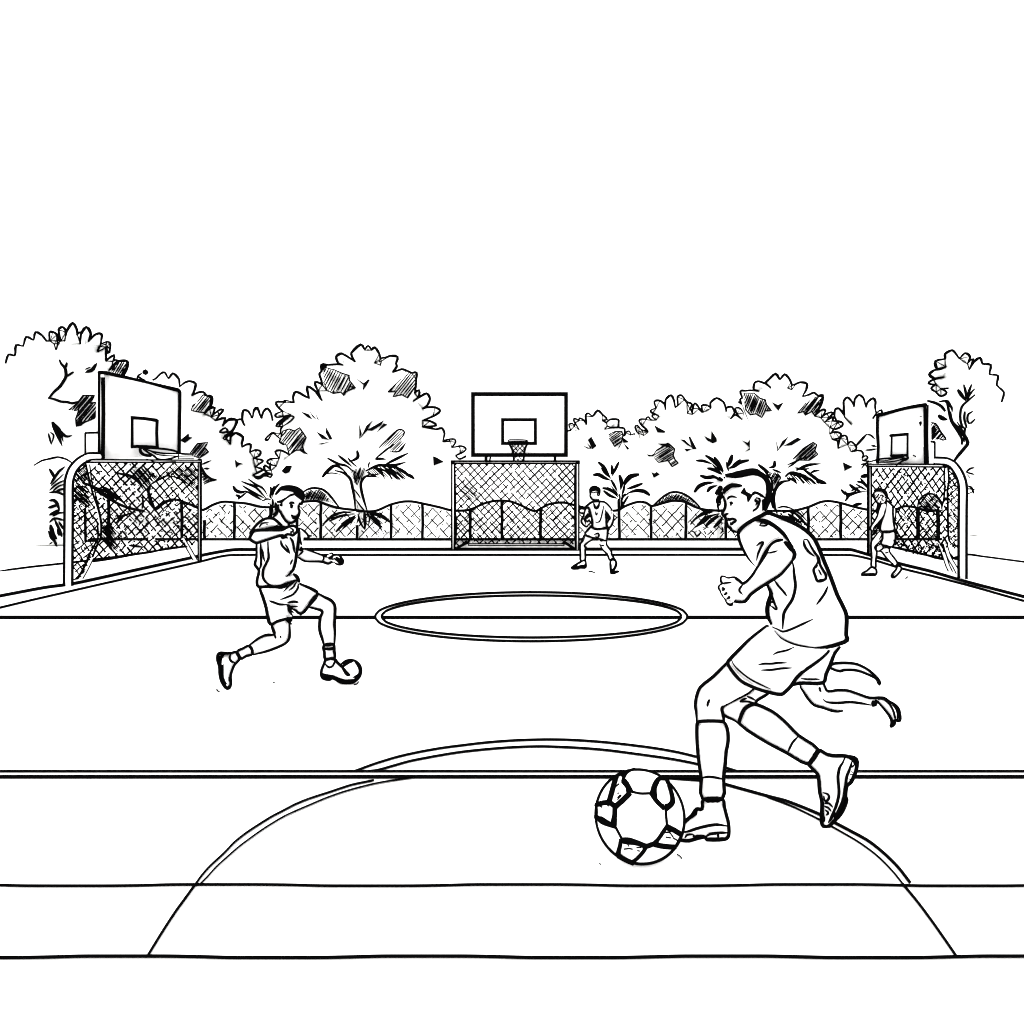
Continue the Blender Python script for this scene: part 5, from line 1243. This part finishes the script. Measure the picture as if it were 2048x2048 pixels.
# ---------------- far player by the middle goal
E = (1120,940,.11391); DE = GD(1139)
t = Thing('person', 'far player with black hair beside the middle goal, facing the viewer', 'person', G(1180,1139), None, lift=.004)
t.part('body', 'body', 'skin')['vox'] = .012
t.part('hair', 'hair'); t.part('shirt', 'shirt', 'cloth'); t.part('shorts', 'shorts', 'cloth'); t.part('fA', 'shoe'); t.part('fB', 'shoe')
P = lambda key, pts, d, Rp, w, **k: t.puff(key, R(E, pts), d, Rp, w, step=1.6, **k)
P('body', [(525,400,0),(520,440),(545,490),(580,525),(640,528),(690,515,0),(700,420,0),(660,340,0),(560,340,0)], DE, 9, 3.4, body=True)
P('body', [(610,500),(685,500),(690,600),(600,600)], DE+.02, 4, 0, body=True)
P('body', [(560,620),(740,600),(800,760),(790,1100),(760,1190),(600,1150),(570,900)], DE+.03, 8, 0, body=True)
P('body', [(450,670),(490,680,0),(490,760),(440,855),(480,905),(522,870,0),(545,920),(500,960),(470,995),(410,965),(375,910),(385,850),(420,780),(340,745),(330,705),(370,672),(420,680)], DE-.12, 3.6, 3.4, body=True)
P('body', [(890,690,0),(940,760),(942,850),(915,950),(880,1005),(835,1010),(815,950),(850,880),(885,850,0),(870,780,0)], DE-.02, 4, 3.4, body=True)
P('body', [(440,1130),(385,1235),(352,1320),(358,1480),(365,1600),(440,1600),(442,1400),(462,1365),(428,1330),(500,1265),(590,1212,0),(620,1150,0)], DE-.05, 5, 3.4, body=True)
P('body', [(670,1200,0),(700,1300),(750,1400),(830,1480),(880,1585),(945,1545),(905,1480),(905,1430),(860,1370),(818,1310),(815,1220,0),(740,1180,0)], lin((1205,1078,DE),(1225,1120,13.95)), 5, 3.4, body=True)
P('shirt', [(440,668),(490,610),(545,568),(610,550),(700,550),(780,560),(845,610),(905,688),(895,720,0),(890,850),(860,800),(812,740),(812,860),(815,950),(828,1010),(700,1032),(620,1028),(572,1008),(568,900),(540,780),(500,660)], DE, 9, 3.6)
P('shorts', [(545,990),(572,1010),(620,1030),(700,1038),(830,1015),(838,1100),(812,1240),(740,1222),(650,1205),(580,1190),(440,1130),(490,1050)], DE, 9, 3.6)
for key, L in {'body':[([(385,850),(420,860),(455,960)],2.4),([(400,740),(380,770)],2),([(460,870),(500,840)],2.2),([(370,1290),(410,1240),(440,1150)],2.0),([(440,1400),(445,1330)],2.4),([(720,1325),(780,1325)],3)],
    'shirt':[([(770,620),(745,740),(715,860),(685,910),(640,920)],2.6),([(620,905),(645,935)],2.6),([(590,580),(615,650),(640,670),(670,640),(695,565)],4.6),([(625,725),(640,790),(660,745)],2.6),([(900,730),(905,770)],2.2),([(940,790),(945,850)],2)],
    'shorts':[([(600,1045),(690,1042),(780,1020)],2.6),([(600,1135),(675,1110),(670,1180),(620,1165)],3),([(690,1215),(740,1250)],4)]}.items():
    for p, w in L: t.stroke(key, R(E, p), w)
for p in [[(495,660),(540,760),(578,870),(560,870),(530,830),(480,850),(450,870),(475,820),(495,760)],[(480,880),(520,870),(575,950),(570,1010),(545,980),(540,940)],[(770,615),(800,700),(895,850),(850,900),(830,860),(800,780)],[(835,1010),(885,1030),(860,1080),(845,1180),(820,1240),(835,1100)],[(430,665),(470,665),(440,760),(390,850),(400,780)]]:
    t.fill('shirt', R(E, p), d=DE-.16, n=1)
t.fill('shorts', R(E, [(440,1125),(520,1145),(600,1190),(810,1235),(800,1260),(700,1225),(600,1215),(520,1265),(440,1340),(430,1325),(500,1250),(570,1200),(500,1160)]), d=DE-.13, n=1)
t.fill('body', R(E, [(598,440),(612,440),(610,455),(598,455)]), d=DE-.12, n=1)
P('hair', [(515,420,0),(510,360),(530,315),(565,288),(620,280),(660,300),(702,328),(700,420),(680,450),(655,430),(665,400),(635,385),(590,400),(545,395),(535,440)], DE-.01, 11, 2.0, mi=1)
P('fA', [(200,1712),(245,1675),(300,1640),(355,1610),(440,1580),(455,1610),(455,1715),(360,1722),(310,1735),(215,1735)], DE-.06, 5, 2.4, mi=1)
t.puff('fA', R(E, [(305,1682),(360,1640),(425,1605),(432,1655),(360,1668)]), DE-.10, 1.5, 0, step=1.2)
P('fB', [(882,1590),(935,1545),(975,1580),(998,1640),(985,1700),(945,1770),(930,1785),(990,1775),(1032,1782),(1000,1798),(905,1825),(885,1780)], 13.95, 5, 2.4, mi=1)
t.puff('fB', R(E, [(905,1605),(950,1600),(965,1640),(945,1700),(920,1735),(912,1680)]), 13.88, 1.5, 0, step=1.2)
t.done()

# ---------------- far player before the right goal
DQ = GD(1151)
t = Thing('person', 'far player at the right goal leaning forward in a white top, running left', 'person', G(1765,1151), None, lift=.004)
t.part('body', 'body', 'skin')['vox'] = .012
t.part('hair', 'hair'); t.part('shirt', 'shirt', 'cloth'); t.part('shorts', 'shorts', 'cloth'); t.part('fA', 'shoe'); t.part('fB', 'shoe')
P = lambda key, pts, d, Rp, w, **k: t.puff(key, R(FR, pts), d, Rp, w, step=1.6, **k)
P('body', [(335,580),(330,640),(350,690),(385,735),(430,755),(480,730),(505,680),(500,600),(420,560)], DQ, 9, 2.6, body=True)
P('body', [(450,700),(520,710),(570,800),(580,1150),(540,1280),(440,1280),(450,1100),(490,900)], DQ+.03, 7, 0, body=True)
P('body', [(490,740,0),(485,830),(470,900),(430,960),(380,1020),(330,1075),(325,1120),(285,1100),(290,1050),(330,990),(380,900),(390,820),(430,755,0)], DQ-.10, 4, 2.8, body=True)
P('body', [(590,790,0),(628,815),(632,900),(618,990),(655,1060),(630,1110),(605,1100),(595,1000)], DQ+.08, 3.4, 2.6, body=True)
P('body', [(410,1120),(345,1195),(295,1260),(290,1340),(298,1480),(296,1620),(348,1640),(355,1530),(370,1400),(342,1345),(385,1290),(430,1240,0),(465,1140,0)], DQ-.06, 5, 3.0, body=True)
P('body', [(430,1300),(370,1330),(370,1390),(430,1400),(480,1460),(530,1520),(585,1570),(620,1600),(655,1565),(610,1490),(545,1400),(555,1350),(590,1330,0),(520,1280,0)], lin((1770,1090,DQ),(1790,1130,DQ-.4)), 5, 2.8, body=True)
P('shirt', [(510,700),(545,730),(590,775),(592,860),(600,1000),(605,1112),(430,1118),(430,1000),(455,930),(480,850),(492,760)], DQ-.01, 9, 3.0)
P('shorts', [(460,1130),(540,1125),(612,1122),(632,1200),(590,1330),(500,1318),(430,1298),(450,1220)], DQ-.01, 8, 3.0)
P('hair', [(325,600,0),(330,560),(370,540),(440,548),(500,585),(515,640),(500,690,0),(485,650,0),(470,610,0),(420,572,0),(360,572,0)], DQ-.02, 8, 2.6)
for key, L in {'hair':[([(330,565),(380,545),(450,555),(490,590),(500,640)],5.5)],'body':[([(345,670),(380,640),(400,600)],2.4),([(380,700),(400,660),(420,650)],2),([(410,640),(440,620),(470,650)],2.2),([(430,700),(420,730),(460,740)],2.2),([(345,640),(370,610)],2),([(450,640),(440,680),(470,700)],2),([(480,660),(520,645)],2.4),([(385,720),(372,800),(365,870)],2.2),([(430,760),(400,830),(385,900)],2),([(425,1000),(350,1080),(380,1100)],2),([(370,1060),(400,1100)],2),([(340,1080),(400,1010)],2),([(415,1130),(440,1160),(400,1240)],2),([(380,1290),(430,1300),(460,1350),(400,1390)],2.6),([(460,1350),(520,1345),(545,1370)],2.4),([(480,1420),(530,1410)],2.4)],
    'shorts':[([(420,1115),(480,1132),(610,1115)],3.6),([(620,1160),(660,1210),(600,1250)],3.4),([(430,1300),(500,1330),(590,1340)],3.4)],'shirt':[([(500,690),(520,715)],3)]}.items():
    for p, w in L: t.stroke(key, R(FR, p), w)
t.fill('shorts', R(FR, [(622,1145),(670,1210),(620,1260),(600,1300),(625,1220)]), d=DQ-.06, n=1)
P('fA', [(300,1612),(352,1635),(368,1690),(345,1728),(300,1738),(168,1736),(168,1702),(230,1668)], DQ-.07, 5, 3.0)
t.stroke('fA', R(FR, [(175,1715),(260,1712),(350,1705)]), 3.6)
P('fB', [(655,1600),(690,1605),(712,1632),(690,1680),(620,1752),(588,1762),(572,1738),(590,1700),(635,1650)], DQ-.4, 4, 3.0)
t.fill('fB', R(FR, [(575,1720),(600,1715),(620,1745),(590,1762)]), d=DQ-.5, n=1)
t.stroke('fB', R(FR, [(610,1690),(635,1705)]), 2); t.stroke('fB', R(FR, [(600,1710),(625,1725)]), 2)
t.done()
# ================================================================ camera, light
cam = bpy.data.cameras.new('camera'); co = bpy.data.objects.new('camera', cam); COL.objects.link(co)
co.location = (0, 0, CAMZ); co.rotation_euler = (math.radians(90), 0, 0)
cam.lens = 30.0; cam.sensor_width = 36.0; cam.shift_y = -(1024-HZ)/2048.0
cam.clip_end = 1500; cam.clip_start = .05
scene.camera = co
EL, AZ = math.radians(34), math.radians(188)
sun = bpy.data.lights.new('sun', 'SUN'); so = bpy.data.objects.new('sun', sun); COL.objects.link(so)
sun.energy = 1.5; sun.angle = math.radians(25); sun.color = (1.0, .97, .93)
dirv = Vector((math.sin(AZ)*math.cos(EL), math.cos(AZ)*math.cos(EL), math.sin(EL)))
so.rotation_euler = dirv.to_track_quat('Z', 'Y').to_euler()
so.location = (0, -10, 30)
wd = bpy.data.worlds.new('World'); scene.world = wd; wd.use_nodes = True
nt = wd.node_tree; bg = nt.nodes['Background']
bg.inputs[0].default_value = (1.0, 1.0, 1.0, 1)     # an even white overcast sky
bg.inputs[1].default_value = 1.0
vs = scene.view_settings
scene.display_settings.display_device = 'sRGB'
vs.view_transform = 'Standard'; vs.look = 'None'; vs.gamma = 1; vs.use_curve_mapping = False
vs.exposure = 1.15
scene.cycles.filter_width = 1.1
scene.cycles.max_bounces = 4
